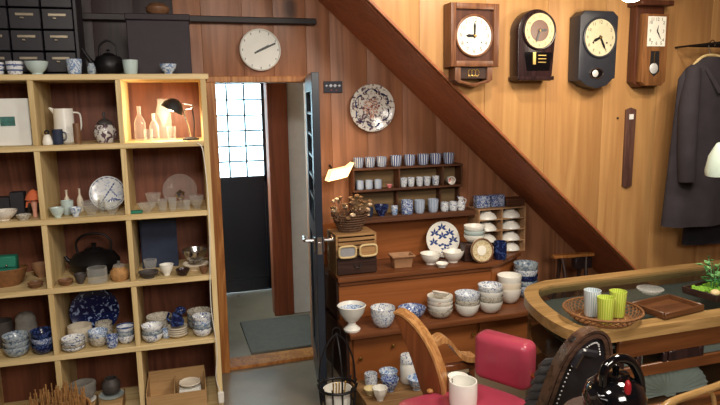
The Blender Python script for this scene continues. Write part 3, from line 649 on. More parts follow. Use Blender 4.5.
stack('saucer', 'plate', on_shelf(178, 4, .08), 20, 11, ['stone_white']*4, 'cream saucer under the blue figurine', 'saucer', 'stack of cream saucers')
p = on_shelf(178, 4, .08); k = scl(p); t = thing('figurine', 'cobalt blue glazed lion figurine sitting on the cream saucers', 'figurine', p+Vector((0, 0, 11.4*k)), SA)
MB().lathe([(0, 0), (6*k, 0), (7*k, 4*k), (5*k, 10*k), (4*k, 13*k), (0, 14*k)], 16, sy=.8).build('body', 'navy_pattern', t); MB().ball((4*k, -.008, 15*k), 5*k, 1.1, 1, .9).build('head', 'navy_pattern', t)
for sg in (-1, 1): MB().tube([(sg*4*k, -.012, 7*k), (sg*4.5*k, -.022, 0.6*k)], .007, 8).build('leg', 'navy_pattern', t)
MB().tube(smoothpts([(-5*k, .008, 3*k), (-9*k, .01, 7*k), (-7*k, .008, 13*k)], 4), .006, 7).build('tail', 'navy_pattern', t)
stack('plate', 'plate', on_shelf(200, 4, .17), 24, 18, ['grey_blue', 'old_stone']*3, 'plate with greyish rim by the side of the shelf', 'plate', 'stack of plates by the side panel', each=.35)
stack('bowl', 'bowl', on_shelf(203, 4, .05), 19, 21, ['blue_floral', 'grey_blue', 'blue_soft', 'blue_floral'], 'thin blue and white bowl near the white cord', 'bowl', 'stack of bowls near the cord', each=.45)

# ================================================================ ROW 5
t = thing('straw_basket', 'ragged brown straw basket with upright bristles standing before the pine shelf', 'basket', S(-.735, -.20, 0), SA)
MB().lathe([(0, .002), (.12, .002), (.135, .15), (.14, .275), (.132, .275), (.125, .15), (0, .02)], 28).build('body', 'straw_dark', t)
for z in (.05, .11, .17, .225, .27): MB().tube([((.125+z*.06)*math.cos(a*.2618), (.125+z*.06)*math.sin(a*.2618), z) for a in range(24)], .007, 6, True).build('coil', 'straw', t)
mb = MB()
for i in range(260):
    a = random.random()*6.28; r = .122*math.sqrt(random.random())
    mb.tube([(r*math.cos(a), r*math.sin(a), .06), (r*1.05*math.cos(a), r*1.05*math.sin(a), .30+.06*random.random())], .003, 3)
so_ = mb.build('bristles', 'straw', t, smooth=0); so_['kind'] = 'stuff'
for px, d, sx in [(85, .10, .1), (113, .12, .1)]:
    q = on_shelf(px, 5, d); tag(MB().box((0, 0, .035), (.11, .17, .07), .003).build('cardboard_carton', 'card', None, q, SA), 'brown cardboard carton under the grey cast iron pot' if px < 100 else 'brown cardboard carton under the small round dark pot', 'carton', 'cartons at the foot of the shelf')
    base = q+Vector((0, 0, .0705))
    dish('flat_lid', 'plate', base, 24, 3, 'white' if px < 100 else 'glass_frost', 'thin white plate under the grey iron pot' if px < 100 else 'thin glass plate under the small dark pot', 'plate')
    kk = scl(base); base2 = base+Vector((0, .01, 4.2*kk))
    if px < 100:
        t = thing('iron_pot', 'grey cast iron pot with a dished lid on a carton', 'pot', base2)
        MB().lathe([(0, 0), (9*kk, 0), (12*kk, 6*kk), (12*kk, 12*kk), (0, 12*kk)], 22).build('body', 'grey_pot', t); MB().lathe([(12.5*kk, 12*kk), (12.5*kk, 15*kk), (9*kk, 16*kk), (6*kk, 14*kk), (0, 14*kk)], 22).build('lid', 'grey_pot', t)
    else:
        dish('dark_pot', 'jar', base2, 18, 15, 'dark_pot', 'small round dark pot on the second carton', 'pot')
p = on_shelf(178, 5, .10); t = thing('cardboard_box', 'open cardboard box with divided inside at the foot of the shelf', 'box', p, SA)
W, D, Hh = .285, .22, .118
MB().box((0, -D/2, Hh/2-.008), (W, .005, Hh-.016)).box((0, D/2, Hh/2+.012), (W, .005, Hh+.024)).box((-W/2, 0, Hh/2), (.005, D, Hh)).box((W/2, 0, Hh/2), (.005, D, Hh)).box((0, 0, .003), (W, D, .005)).build('carton', 'card', t)
MB().box((-.01, 0, Hh/2), (.004, D-.006, Hh-.03)).build('partition', 'card', t)
tag(MB().lathe(plate_prof(.055, .012), 26).build('white_plate', 'white_warm', None, p+su*.065+Vector((0, 0, .0935))), 'round cream plate lying in the open cardboard box', 'plate')
mb = MB()
for i in range(3): mb.box((0, 0, 0), (.11, .2, .024), .004, Matrix.Translation((.065, 0, .018+.0245*i)))
o = mb.build('packing_paper', 'paper_white', None, p, SA); tag(o, 'folded packing paper filling half of the open cardboard box', 'paper')

# ================================================================ WALL CLOCK OVER THE DOOR, PLATE AND SIGN
q = atY(260, 50, WB-.02); k = scl(q)
t = thing('wall_clock', 'round white wall clock above the doorway', 'clock', q)
r = 20.5*k
MB().lathe([(0, .0), (r*.96, .0), (r, .01), (r, .03), (r*.94, .036), (r*.93, .028), (0, .028)], 48, M=RX).build('case', 'white', t, (0, .014, 0))
MB().lathe([(0, 0), (r*.93, 0), (r*.93, .001), (0, .001)], 48, M=RX).build('dial', 'paper_white', t, (0, -.0135, 0))
MB().prism([(-.3*r, -.12*r), (-.28*r, -.2*r), (.75*r, .27*r), (.74*r, .36*r)], -.0185, -.017, M=Matrix.Identity(4)).build('minute_hand', 'hand_black', t)
MB().prism([(-.2*r, -.06*r), (-.18*r, -.14*r), (.42*r, .14*r), (.40*r, .24*r)], -.0210, -.0195).build('hour_hand', 'hand_black', t)
mb = MB()
for i in range(12):
    a = i*math.pi/6; mb.prism([(r*.86*math.sin(a)-.003, r*.86*math.cos(a)-.006), (r*.86*math.sin(a)+.003, r*.86*math.cos(a)-.006), (r*.86*math.sin(a)+.003, r*.86*math.cos(a)+.006), (r*.86*math.sin(a)-.003, r*.86*math.cos(a)+.006)], -.0158, -.0148)
mb.build('hour_marks', 'cloth_grey', t)
q = atY(371, 108, WB-.012); k = scl(q); r = 23.5*k
t = thing('wall_plate', 'large round painted plate hung on the wood wall above the cup rack', 'plate', q)
prof = [(0, .0), (r*.5, 0), (r*.6, .008), (r*.9, .028), (r, .032), (r*.99, .036), (r*.88, .034), (r*.58, .014), (0, .012)]
MB().lathe(prof, 48, M=RX).build('plate', 'plate_polychrome', t)
mb = MB()
for i in range(26):
    a = i*2.4; rr = r*.36*math.sqrt(i/26); mb.ball((rr*math.cos(a), -.0135, rr*math.sin(a)+r*.04), r*.062, 1, .25, 1, sub=1)
mb.box((0, -.0128, -r*.36), (r*.2, .003, r*.13)); mb.build('flower_basket_painting', 'blossom', t)
mb = MB()
for i in range(6):
    a0 = i*math.pi/3+.2
    P = [(r*.70*math.cos(a0+j*.13)*(1+.16*math.sin(j*.52)), -.0245-.006*(j % 2)*0, r*.70*math.sin(a0+j*.13)*(1+.16*math.sin(j*.52))) for j in range(7)]
    mb.tube(P, .006, 5)
mb.build('rim_garland', 'navy_pattern', t)
q0 = atY(322, 82, WB-.010); q1 = atY(341, 92, WB-.010)
t = thing('name_sign', 'little dark navy sign with white marks beside the open door', 'sign', ((q0.x+q1.x)/2+.01, WB-.008, (q0.z+q1.z)/2)); sw, sh = .118, .07
MB().box((0, 0, 0), (sw, .008, sh), .001).build('board', 'sign_navy', t)
mb = MB()
for i, g in enumerate((.010, .016, .016, .012)): mb.ball((-.042+.027*i, -.0045, .008), g*.6, 1, .2, 1.1, sub=1); mb.box((-.042+.027*i, -.0048, .008), (g*1.5, .0012, .003))
mb.build('white_marks', 'sign_mark', t); MB().box((-.012, -.0048, -.018), (.008, .0012, .008)).box((.02, -.0048, -.019), (.008, .0012, .006)).build('red_marks', 'red_mark', t)
# glowing little lamp behind the open door
q = atY(340, 172, 3.60); k = scl(q)
t = thing('bracket_lamp', 'small glowing wedge shaped paper lamp on the wall behind the door', 'lamp', q)
MB().prism([(-.085, -.05), (-.06, .012), (.045, .03), (.08, .055), (.05, .0), (.035, -.028)], -.045, .05, .006).build('shade', 'lamp_paper', t)
MB().ball((-.035, -.052, .0), .018).build('bulb', 'lens_white', t)
MB().tube([(-.03, .05, .01), (-.03, WB-3.60-.003, .03)], .006, 8).build('bracket', 'iron', t)
o = lamp('bracket_lamp_light', 'POINT', (0, 0, 0), 1.6, (1, .74, .44), size=.03); o.parent = t; o.location = (-.03, -.10, -.01)

# ================================================================ STEPPED CABINET UNDER THE STAIRS
Y1, Z1, Y2, Z2 = 3.36, .606, 3.12, .345
X0, X1_, X2_ = .915, 2.05, 2.30
sc = thing('step_cabinet', 'stepped reddish brown wooden cabinet built under the staircase', 'cabinet', (X0, WB-.003, 0))
def sbox(x0, x1, y0, y1, z0, z1, bev=.003): return MB().box(((x0+x1)/2-X0, (y0+y1)/2-(WB-.003), (z0+z1)/2), (x1-x0, y1-y0, z1-z0), bev)
ul = [(X0, WB-.03), (X0, Y1-.015), (1.92, Y1-.015), (2.0, Y1+.01), (2.24, 3.535), (2.24, WB-.03)]
MB().slab([(x-X0, y-(WB-.003)) for x, y in ul], (Z1-.028, Z1), .003).build('upper_ledge', 'step_edge', sc)
ar = [(1.925, Y1+.031), (1.925, Y1+.012), (1.99, Y1+.031), (2.22, 3.555), (2.22, 3.58)]
MB().slab([(x-X0, y-(WB-.003)) for x, y in ar], (Z2, Z1-.029)).build('corner_riser', 'step_wood', sc)
sbox(X0, 2.24, WB-.028, WB-.004, Z1-.02, .862).build('back_panel', 'step_wood', sc)
sbox(X0+.01, 1.924, Y1+.012, Y1+.03, Z2, Z1-.029).build('upper_riser', 'step_wood', sc)
sbox(X0+.01, 1.92, Y1-.001, Y1+.011, Z1-.055, Z1-.029).build('moulding', 'step_edge', sc)
sbox(X0, X0+.02, Y1+.031, WB-.03, Z2+.001, Z1-.029).build('side_panel', 'dark_chest', sc)
out = [(0, WB-.03)] if False else None
led = [(X0, Y1+.03), (X0, Y2), (1.95, Y2), (2.12, Y2+.015), (2.24, Y2+.07), (2.30, Y2+.16), (2.31, Y2+.3), (2.31, WB-.03), (1.93, WB-.03), (1.93, Y1+.03)]
MB().slab([(x-X0, y-(WB-.003)) for x, y in led], (Z2-.03, Z2), .003).build('lower_ledge', 'step_edge', sc)
sbox(X0+.02, 2.2, Y2+.10, Y2+.12, .0, Z2-.03).build('plinth', 'step_wood', sc)
sbox(X0, X0+.02, Y2+.09, WB-.03, 0, Z2-.031).build('side_panel', 'dark_chest', sc)
for i in range(3):
    a = X0+.04+.40*i; dd = sbox(a, a+.38, Y2+.078, Y2+.098, .02, Z2-.05).build('door', 'step_wood', sc)
    for s_ in ([.035, .235] if i == 0 else [.345]):
        MB().lathe([(.004, 0), (.004, .010), (.010, .014), (.011, .022), (0, .026)], 12, M=RX).build('knob', 'brass', dd, (a+s_-X0, Y2+.078-(WB-.003), .175 if s_ < .1 else .225))

# cup rack on the wall
RZ = [1.208, 1.072, .905]; RY0 = 3.615; RX0, RX1 = 1.10, 1.845
rk = thing('cup_rack', 'three tier brown wooden cup rack fixed to the wood wall', 'rack', (RX0, WB-.003, RZ[2]))
def rbox(x0, x1, y0, y1, z0, z1, bev=.002): return MB().box(((x0+x1)/2-RX0, (y0+y1)/2-(WB-.003), (z0+z1)/2-RZ[2]), (x1-x0, y1-y0, z1-z0), bev)
rbox(RX0, RX1, WB-.012, WB-.004, RZ[2]-.03, RZ[0]-.014).build('back_panel', 'rack_back_wood', rk)
for z in RZ[:2]: rbox(RX0, RX1, RY0, WB-.013, z-.013, z).build('shelf_board', 'rack_wood', rk)
rbox(RX0-.05, RX1+.07, RY0-.04, WB-.029, RZ[2]-.036, RZ[2]).build('shelf_board', 'rack_wood', rk)
for x in (RX0, 1.400, 1.700, RX1-.010):
    rbox(x, x+.010, RY0+.003, WB-.013, RZ[1], RZ[0]-.013).build('upright', 'rack_wood', rk); rbox(x, x+.010, RY0+.045, WB-.013, RZ[2], RZ[1]-.013).build('upright', 'rack_wood', rk)
XD = Vector((1, 0, 0))
def on_rack(px, i, y=None): return online(px, (1.5, (y or RY0+.045), RZ[i]+.0008), XD)
ORD = ['next to', 'second from', 'third from', 'fourth from', 'fifth from']
for i, px in enumerate((358.5, 370, 381.5)): dish('teacup', 'cup', on_rack(px, 0), 11, 10, 'stripe_light', f'light blue striped teacup on the top tier, {ORD[2-i]} the dark blue cups', 'cup', 'light striped cups on the top tier')
for i, px in enumerate((396, 409.5, 423, 435.5, 448.5)): dish('teacup', 'cup', on_rack(px, 0), 12, 10.5, 'stripe_blue', f'dark blue striped teacup on the top tier, {ORD[i]} the light striped cups', 'cup', 'dark blue cups on the top tier')
for i, px in enumerate((360, 369, 378)): dish('teacup', 'cyl', on_rack(px, 1), 7.5, 9, 'stripe_soft', f'small straight grey blue cup, {ORD[2-i]} the tiny pink dish', 'cup', 'grey blue cups on the middle tier')
dish('sake_dish', 'plate', on_rack(389.5, 1), 6, 3, 'pink', 'tiny pink dish alone on the middle tier of the cup rack', 'dish')
for i, px in enumerate((403.5, 411, 419.5, 427, 435.5)): dish('teacup', 'cup', on_rack(px, 1), 7.5, 9, 'blue_fine', f'small white blue patterned cup, {ORD[4-i]} the cup lying on its side', 'cup', 'white patterned cups on the middle tier')
p = on_rack(449.5, 1); k = scl(p); t = thing('teacup', 'white cup lying on its side showing a pink inside', 'cup', p)
MB().lathe(cup_prof(4.2*k, 8*k), 18, M=Matrix.Translation((0, .018, 4.2*k)) @ RX).build('body', 'white', t); MB().lathe([(0, 0), (2.4*k, 0), (2.4*k, .001), (0, .001)], 14, M=Matrix.Translation((0, .010, 4.2*k)) @ RX).build('inside', 'pink', t)
for px, wp, hp, kd, m, lb, ct in [(381.5, 15, 11, 'bowl', 'navy_pattern', 'dark blue bowl on the lowest tier of the cup rack', 'bowl'), (394.5, 7, 9, 'cup', 'blue_soft', 'tiny white cup between the dark blue bowl and a blue mug', 'cup'), (407, 12, 14, 'cyl', 'blue_dense', 'broad blue glazed cup on the lowest tier of the rack', 'cup'),
        (419.5, 11, 13, 'cup', 'stripe_soft', 'pale blue fluted cup on the lowest tier next to the broad blue cup', 'cup'), (433, 11, 13, 'cup', 'stripe_soft', 'pale blue fluted cup on the lowest tier next to the flowered cups', 'cup'), (444.5, 8, 9, 'cyl', 'blue_fine', 'low white cup with blue flowers beside the pale fluted cup', 'cup'), (453, 8, 9, 'cyl', 'blue_fine', 'low white cup with blue flowers beside the little jug', 'cup')]:
    dish('bowl' if ct == 'bowl' else 'teacup', kd, on_rack(px, 2, RY0-.004), wp, hp, m, lb, ct)
p = on_rack(461, 2, RY0-.004); k = scl(p); t = thing('jug', 'small blue and white jug with spout at the end of the cup rack', 'jug', p)
MB().lathe([(0, 0), (3.4*k, 0), (4.4*k, 4*k), (3.8*k, 8*k), (2.2*k, 10*k), (2.6*k, 13*k), (2.1*k, 13*k), (1.8*k, 10*k), (0, 6*k)], 18).build('body', 'blue_floral', t)
MB().tube([(-2*k, 0, 11.5*k), (-4*k, 0, 14*k)], [.007, .003], 7).build('spout', 'blue_floral', t); MB().tube(smoothpts([(2.4*k, 0, 11*k), (5.5*k, 0, 10*k), (4*k, 0, 5*k)], 4), .003, 6).build('handle', 'blue_floral', t)
dish('dark_cup', 'cup', on_rack(369.0, 2, RY0-.004), 9, 9, 'plaque_brown' if False else 'navy_cloth', 'small dark cup half hidden behind the dried flowers', 'cup')

# ---------------------------------------------------------------- upper ledge
def on_up(px, y): return online(px, (1.5, y, Z1+.0008), XD)
def on_low(px, y): return online(px, (1.5, y, Z2+.0008), XD)
p = on_up(352, 3.50); k = scl(p)
cx = thing('chest', 'small wooden chest with one dark drawer and slatted top', 'chest', p)
cwid, cdep, chh = 41*k, .20, 40*k
MB().box((-cwid/2+.006, 0, chh/2), (.012, cdep, chh)).box((cwid/2-.006, 0, chh/2), (.012, cdep, chh)).box((0, 0, chh-.006), (cwid-.024, cdep, .012)).box((0, .0, .006), (cwid-.024, cdep-.01, .012)).box((0, cdep/2-.004, chh/2), (cwid-.024, .008, chh-.03)).box((0, -.004, 19*k), (cwid-.024, cdep-.02, .010)).build('case', 'chest_top_wood', cx)
dr = MB().box((0, -.012, 9.2*k), (cwid-.004, cdep, 17*k), .004).build('drawer', 'dark_chest', cx); MB().tube(smoothpts([(-.02, -cdep/2-.013, 11*k), (-.012, -cdep/2-.03, 8*k), (.012, -cdep/2-.03, 8*k), (.02, -cdep/2-.013, 11*k)], 4), .003, 6).build('handle', 'iron', dr)
for j in range(3): MB().box((0, -cdep/2-.003, chh-.03-.026*j), (cwid-.026, .006, .018), .002).build('slat', 'chest_top_wood', cx)
for px, m, lb in [(345, 'cloth_grey', 'little picture frame with a grey picture propped on the chest drawer'), (366, 'chest_top_wood', 'little picture frame with a wood coloured picture propped on the chest drawer')]:
    q = p+Vector(((px-355.5)*k, -cdep/2-.03, 18.0*k)); t = thing('framed_picture', lb, 'frame', q)
    fw2, fh = 8.5*k, 11*k
    fr = [(fw2*math.copysign(abs(math.cos(a))**.5, math.cos(a)), fh*.5+fh*.5*math.copysign(abs(math.sin(a))**.5, math.sin(a))) for a in [i*math.pi/12 for i in range(24)]]
    MB().tube([(x, -.002, z+.003) for x, z in fr], .0065, 7, True).build('frame', 'pine', t); MB().prism([(x*.95, z*.95+.004) for x, z in fr], .0, .003).build('picture', m, t)
# basket of dried flowers standing on the chest
q = p+Vector((-.01, -.01, chh+.001)); t = thing('flower_basket', 'twig basket full of dried brown and cream flowers on the little chest', 'basket', q)
bw = MB()
for j in range(7):
    zr = .012+.015*j; rr = .055+.03*j/6; bw.tube([(rr*1.3*math.cos(a*.3142), rr*math.sin(a*.3142), zr) for a in range(20)], .0045, 5, True)
bw.build('weave', 'twig', t)
for a in range(14):
    c_, s_ = math.cos(a*.4488), math.sin(a*.4488); MB().tube([(.05*1.3*c_, .05*s_, .0), (.088*1.3*c_, .088*s_, .12)], .004, 5).build('stake', 'twig', t)
MB().lathe([(0, 0), (.05, 0), (.05, .008), (0, .01)], 18, sx=1.3).build('base', 'twig', t)
random.seed(11)
for i in range(46):
    a = random.random()*6.28; r = random.uniform(.02, .10); h = random.uniform(.13, .23)-r*.4
    e = (1.25*r*math.cos(a), r*.8*math.sin(a)-.01, h)
    MB().tube([(.4*e[0], .4*e[1], .02), (.8*e[0], .8*e[1], h*.7), e], .002, 4).build('stem', 'twig', t)
    MB().ball(e, random.uniform(.010, .020), 1, 1, .7, sub=1).build('flower', ['dry_flower', 'dry_leaf', 'twig', 'dry_leaf'][i % 4], t)
for i in range(24):
    a = random.random()*6.28; r = random.uniform(.05, .12); h = random.uniform(.06, .17)
    c_ = Vector((1.2*r*math.cos(a), r*.8*math.sin(a)-.02, h)); d_ = Vector((random.uniform(-1, 1), random.uniform(-1, 1), random.uniform(-.4, 1))).normalized()
    s_ = d_.orthogonal().normalized()
    MB().add([c_-d_*.022, c_+s_*.008, c_+d_*.022, c_-s_*.008, c_+d_.cross(s_)*.004], [(0, 1, 4), (1, 2, 4), (2, 3, 4), (3, 0, 4), (0, 3, 2, 1)]).build('leaf', ['dry_leaf', 'twig'][i % 2], t)
# tan lidded dish
q = on_up(401.5, 3.46); k = scl(q); t = thing('casserole', 'rectangular tan pottery casserole with flared rim on the upper ledge', 'dish', q, R_(-4))
bm = bmesh.new(); vs = []
for (a, b, z) in [(9*k, .035, 0), (10*k, .045, 10*k), (12*k, .055, 11*k), (12*k, .055, 13*k), (10.5*k, .046, 13*k), (9*k, .036, 3*k)]:
    vs.append([bm.verts.new((sx*a, sy*b, z)) for sx, sy in ((-1, -1), (1, -1), (1, 1), (-1, 1))])
for i in range(5):
    for j in range(4): bm.faces.new((vs[i][j], vs[i][(j+1) % 4], vs[i+1][(j+1) % 4], vs[i+1][j]))
bm.faces.new(vs[0][::-1]); bm.faces.new(vs[5]); bmesh.ops.bevel(bm, geom=bm.edges[:], offset=.003, segments=1, affect='EDGES')
MB().addbm(bm).build('body', 'terracotta', t)
pl = standing_plate('plate', on_up(442, 3.60), 36, 'white', 'white plate with blue leaves propped on the upper ledge', 12, 0)
def ink(pl, strokes, name, r):      # flat brush strokes (x, y, angle, length, width) in parts of the plate's radius
    mb = MB()
    for x, y, a, L, wd in strokes:
        a = R_(a); d = Vector((math.cos(a), math.sin(a), 0)); n_ = Vector((-d.y, d.x, 0)); c0 = Vector((x, y, 0))
        pts = [c0-d*L/2, c0+n_*wd/2, c0+d*L/2, c0-n_*wd/2]; vs = []
        for q_ in pts:
            rr = q_.length; z = r*.14*.28+.004 if rr < .58 else r*.14*(.3+.25*(rr-.58)/.26)+.004 if rr < .84 else r*.14*(.55+.45*(rr-.84)/.16)+.004
            vs.append((q_.x*r, q_.y*r, z+.0012))
        mb.add(vs+[(a_, b_, c_-.0008) for a_, b_, c_ in vs], [(0, 1, 2, 3), (7, 6, 5, 4), (0, 4, 5, 1), (1, 5, 6, 2), (2, 6, 7, 3), (3, 7, 4, 0)])
    o = mb.build(name, 'ink_blue', pl, smooth=0); o['kind'] = 'stuff'; return o
def plate_r(o): return max(v.co.x for v in o.data.vertices)
st_ = []
for cx_, cy_ in ((-.45, .35), (0, .62), (.45, .3), (-.55, -.15), (0, .15), (.1, -.62), (.62, -.1)):
    for a in (90, 150, 30, 200, -20): st_.append((cx_+.15*math.cos(R_(a)), cy_+.15*math.sin(R_(a)), a, .30, .13))
for j in range(5): st_.append((-.2+.16*j, -.32+.05*math.sin(j*1.7), 12 if j % 2 else -14, .24, .14))
ink(pl, st_, 'leaf_painting', plate_r(pl))
st_ = [(-.35+.1*j, -.55+.15*j, 56, .26, .10) for j in range(8)]+[(-.9*math.cos(R_(a)), .9*math.sin(R_(a)), a+90+(180-2*a), .3, .05) for a in range(0, 360, 18)]+[(.1+.12*j, -.45+.05*(j % 2), 30+40*j, .34, .12) for j in range(5)]+[(.5-.1*j, -.2+.12*j, 100+30*j, .22, .08) for j in range(4)]
ink(branch_plate, st_, 'branch_painting', plate_r(branch_plate))
dish('white_bowl', 'bowl', on_up(430.5, 3.46), 21, 11, 'white', 'white flared bowl in front of the blue leaf plate, beside the casserole', 'bowl')
dish('white_bowl', 'bowl', on_up(453, 3.455), 22, 11, 'white', 'white flared bowl in front of the blue leaf plate, beside the brass plate', 'bowl')
dish('saucer', 'plate', on_up(442, 3.362), 13, 4, 'white', 'white saucer between the two flared white bowls', 'saucer')
# cubby box with bowls
q = on_up(496, 3.62); k = scl(q); t = thing('cubby_box', 'small wooden pigeonhole box of two columns holding white bowls', 'box', q)
bw_, bh, bd = 52*k, 45*k, .15
MB().box((-bw_/2+.005, 0, bh/2), (.01, bd, bh)).build('side_panel', 'cubby_wood', t); MB().box((bw_/2-.005, 0, bh/2), (.01, bd, bh)).build('side_panel', 'cubby_wood', t); MB().box((0, bd/2-.003, bh/2), (bw_-.02, .005, bh)).build('back_panel', 'rack_wood', t)
zz = [0.005]+[bh*j/4 for j in (1, 2, 3)]+[bh-.005]
for z in zz: MB().box((0, -.003, z), (bw_-.021, bd-.008, .008)).build('shelf_board', 'cubby_wood', t)
for a, b in zip(zz[:-1], zz[1:]): MB().box((0, -.003, (a+b)/2), (.008, bd-.01, b-a-.0085)).build('divider', 'cubby_wood', t)
for j in range(4):
    for i in (0, 1):
        c_ = q+Vector(((-.25+.5*i)*bw_, -.02, zz[j]+.0045)); hh = (zz[1]-.02)*.85/scl(c_)
        lab = ['upturned white bowl in the lowest hole', 'upturned white bowl in the second lowest hole', 'upturned white bowl in the second highest hole', 'upturned white bowl in the highest hole'][j]+[' behind the brass plate', ' of the column by the soffit'][i]
        kk = scl(c_); tag(MB().lathe([(r_, hh*kk-z_) for r_, z_ in bowl_prof(10.5*kk, hh*kk)], 22).build('white_bowl', 'white', None, c_), lab, 'bowl', 'bowls in the pigeonhole box')
top = q+Vector((0, -.01, bh+.001))
for sx, lb in ((-.34, 'small blue and white tin on the pigeonhole box above the stacked bowls'), (-.03, 'small blue and white tin on the pigeonhole box next to the flat brown lid')):
    c_ = top+Vector((sx*bw_, 0, 0)); tag(MB().box((0, 0, 6*k), (14*k, .06, 11.6*k), .004, seg=2).build('tin', 'blue_dense', None, c_), lb, 'tin')
tag(MB().box((0, 0, 4*k), (20*k, .10, 7*k), .003).build('wooden_box', 'rack_wood', None, top+Vector((.31*bw_, 0, 0))), 'flat brown wooden box on top of the pigeonhole box', 'box')
q = on_up(474, 3.45); k = scl(q)
dd_ = tag(MB().box((0, 0, 9*k), (26*k, .07, 18*k), .003).build('dark_block', 'dark_chest', None, q), 'dark wooden block carrying the stacked white bowls', 'block')
stack('bowl', 'bowl', q+Vector((.0, 0, 18.2*k)), 21, 17, ['white', 'celadon', 'white'], 'white bowl on the dark block before the pigeonhole box', 'bowl', 'white bowls on the dark block', each=.55)
bp_ = standing_plate('brass_plate', on_up(481, 3.375), 25, 'brass_pattern', 'round brass coloured plate with a dark rim leaning on the dark block', 10, 0)
rb_ = max(v.co.x for v in bp_.data.vertices); MB().tube([(rb_*.93*math.cos(a*.1963), rb_*.93*math.sin(a*.1963), rb_*.14+.004) for a in range(32)], .005, 6, True).build('rim', 'brown_pot', bp_); MB().lathe([(0, rb_*.05+.003), (rb_*.4, rb_*.05+.003), (rb_*.4, rb_*.05+.005), (0, rb_*.05+.006)], 20).build('centre', 'dial_white', bp_)
dish('patterned_cup', 'cyl', on_up(500, 3.41), 13, 18, 'navy_pattern', 'dark blue patterned tall cup next to the brass plate', 'cup')

# ---------------------------------------------------------------- lower ledge
q = on_low(352, 3.19); k = scl(q); t = thing('compote', 'white footed compote bowl with blue inside on the lower ledge', 'bowl', q)
MB().lathe([(0, 0), (8*k, 0), (8.5*k, 2*k), (4*k, 6*k), (4*k, 9*k), (7*k, 11*k), (12*k, 18*k), (14*k, 25*k), (14.5*k, 26*k), (13.6*k, 26.6*k), (11*k, 20*k), (0, 15*k)], 28).build('body', 'white', t); MB().lathe([(0, 15.3*k), (10*k, 20*k), (11.8*k, 23*k), (11.5*k, 23*k), (9.6*k, 20.4*k), (0, 15.8*k)], 28).build('painted_inside', 'blue_soft', t)
stack('bowl', 'bowl', on_low(383, 3.19), 25, 20, ['blue_fine', 'blue_floral'], 'blue flowered bowl beside the white compote', 'bowl', 'blue flowered bowls beside the compote', each=.25)
dish('blue_bowl', 'bowl', on_low(412, 3.23), 28, 13, 'blue_dense', 'wide shallow blue bowl behind the curved chair panel', 'bowl')
stack('bowl', 'bowl', on_low(440, 3.225), 26, 22, ['old_stone', 'white', 'white_red', 'white'], 'thin cream bowl in the ragged stack', 'bowl', 'ragged stack of cream bowls', each=.4)
tag(MB().lathe([(0, .004), (.03, .0), (.05, .02), (.056, .03), (.052, .03), (.03, .008), (0, .008)], 7, M=Matrix.Rotation(R_(14), 4, 'Y')).build('shell_dish', 'white_red', None, on_low(440, 3.225)+Vector((0, 0, 21.5*k)), .6), 'shell shaped dish tilted on top of the ragged cream bowls', 'dish')
stack('bowl', 'bowl', on_low(467, 3.195), 25, 23, ['white', 'old_stone', 'blue_fine'], 'white bowl with blue rim beside the ragged stack', 'bowl', 'white bowls with blue rims', each=.4)
stack('bowl', 'bowl', on_low(490, 3.20), 25, 28, ['white', 'old_stone', 'white', 'blue_floral'], 'large white bowl with grey flowers beside the plain white bowls', 'bowl', 'tall stack of flowered bowls', each=.42)
stack('bowl', 'bowl', on_low(509, 3.32), 24, 28, ['white', 'white_warm', 'white'], 'plain white bowl between the flowered bowls and the corner stack', 'bowl', 'plain white bowls', each=.4)
stack('bowl', 'bowl', on_low(525, 3.395), 24, 34, ['blue_soft', 'grey_blue', 'navy_pattern', 'blue_fine', 'grey_blue'], 'blue and grey bowl at the corner of the lower ledge', 'bowl', 'corner stack of blue and grey bowls', each=.45)

# ---------------------------------------------------------------- floor in front: wrought iron basket and crate of cups
q = Vector((.765, 2.86, 0)); t = thing('iron_basket', 'black wrought iron basket with tall arched handle standing on the floor', 'basket', q)
for z, r, th in ((.008, .07, .005), (.10, .085, .004), (.19, .095, .007)): MB().tube([(r*math.cos(a*.2618), r*math.sin(a*.2618), z) for a in range(24)], th, 6, True).build('ring', 'iron', t)
for a in range(12):
    c_, s_ = math.cos(a*.5236), math.sin(a*.5236); MB().tube(smoothpts([(.07*c_, .07*s_, .008), (.088*c_, .088*s_, .10), (.095*c_, .095*s_, .19), (.105*c_, .105*s_, .215)], 4), .004, 6).build('bar', 'iron', t)
for (dx, dy) in ((.095, 0), (-.095, 0), (0, .095), (0, -.095)): MB().tube(smoothpts([(dx, dy, .19), (dx*.9, dy*.9, .32), (dx*.5, dy*.5, .42), (0, 0, .47)], 5), .0045, 6).build('handle_arch', 'iron', t)
MB().tube(smoothpts([(-.02, 0, .46), (-.018, 0, .49), (0, 0, .50), (.018, 0, .49), (.02, 0, .46)], 4), .004, 6).build('finial', 'iron', t)
MB().lathe([(0, .004), (.068, .004), (.068, .010), (0, .010)], 20).build('floor_plate', 'iron', t)
q2 = q+Vector((0, 0, .012)); tag(MB().lathe([(0, 0), (.05, 0), (.066, .06), (.075, .165), (.071, .165), (.06, .06), (0, .02)], 26).build('white_pot', 'white', None, q2), 'white pot standing inside the black iron basket', 'pot')
for i in range(5):
    x_ = -.032+.016*i; a = Vector((x_*.7, -.005, .03)); b = Vector((x_, -.038, .215)); tag(MB().tube([q2+a, q2+b], [.003, .0045], 7).build('bamboo_stick', 'gold', None), 'thin gold bamboo stick leaning in the white pot', 'stick', 'gold sticks in the white pot')
q = Vector((1.11, 2.90, 0)); t = thing('crate', 'low wooden crate with loose cups on its lid before the stepped cabinet', 'crate', q)
for j in range(5): MB().box((0, -.138+.069*j, .092), (.42, .066, .012), .002).build('slat', 'crate_wood', t)
for sg in (-1, 1): MB().box((0, sg*.165, .043), (.42, .012, .084), .002).build('side_board', 'crate_wood', t); MB().box((sg*.203, 0, .043), (.012, .315, .084), .002).build('end_board', 'crate_wood', t)
CZ = .0992
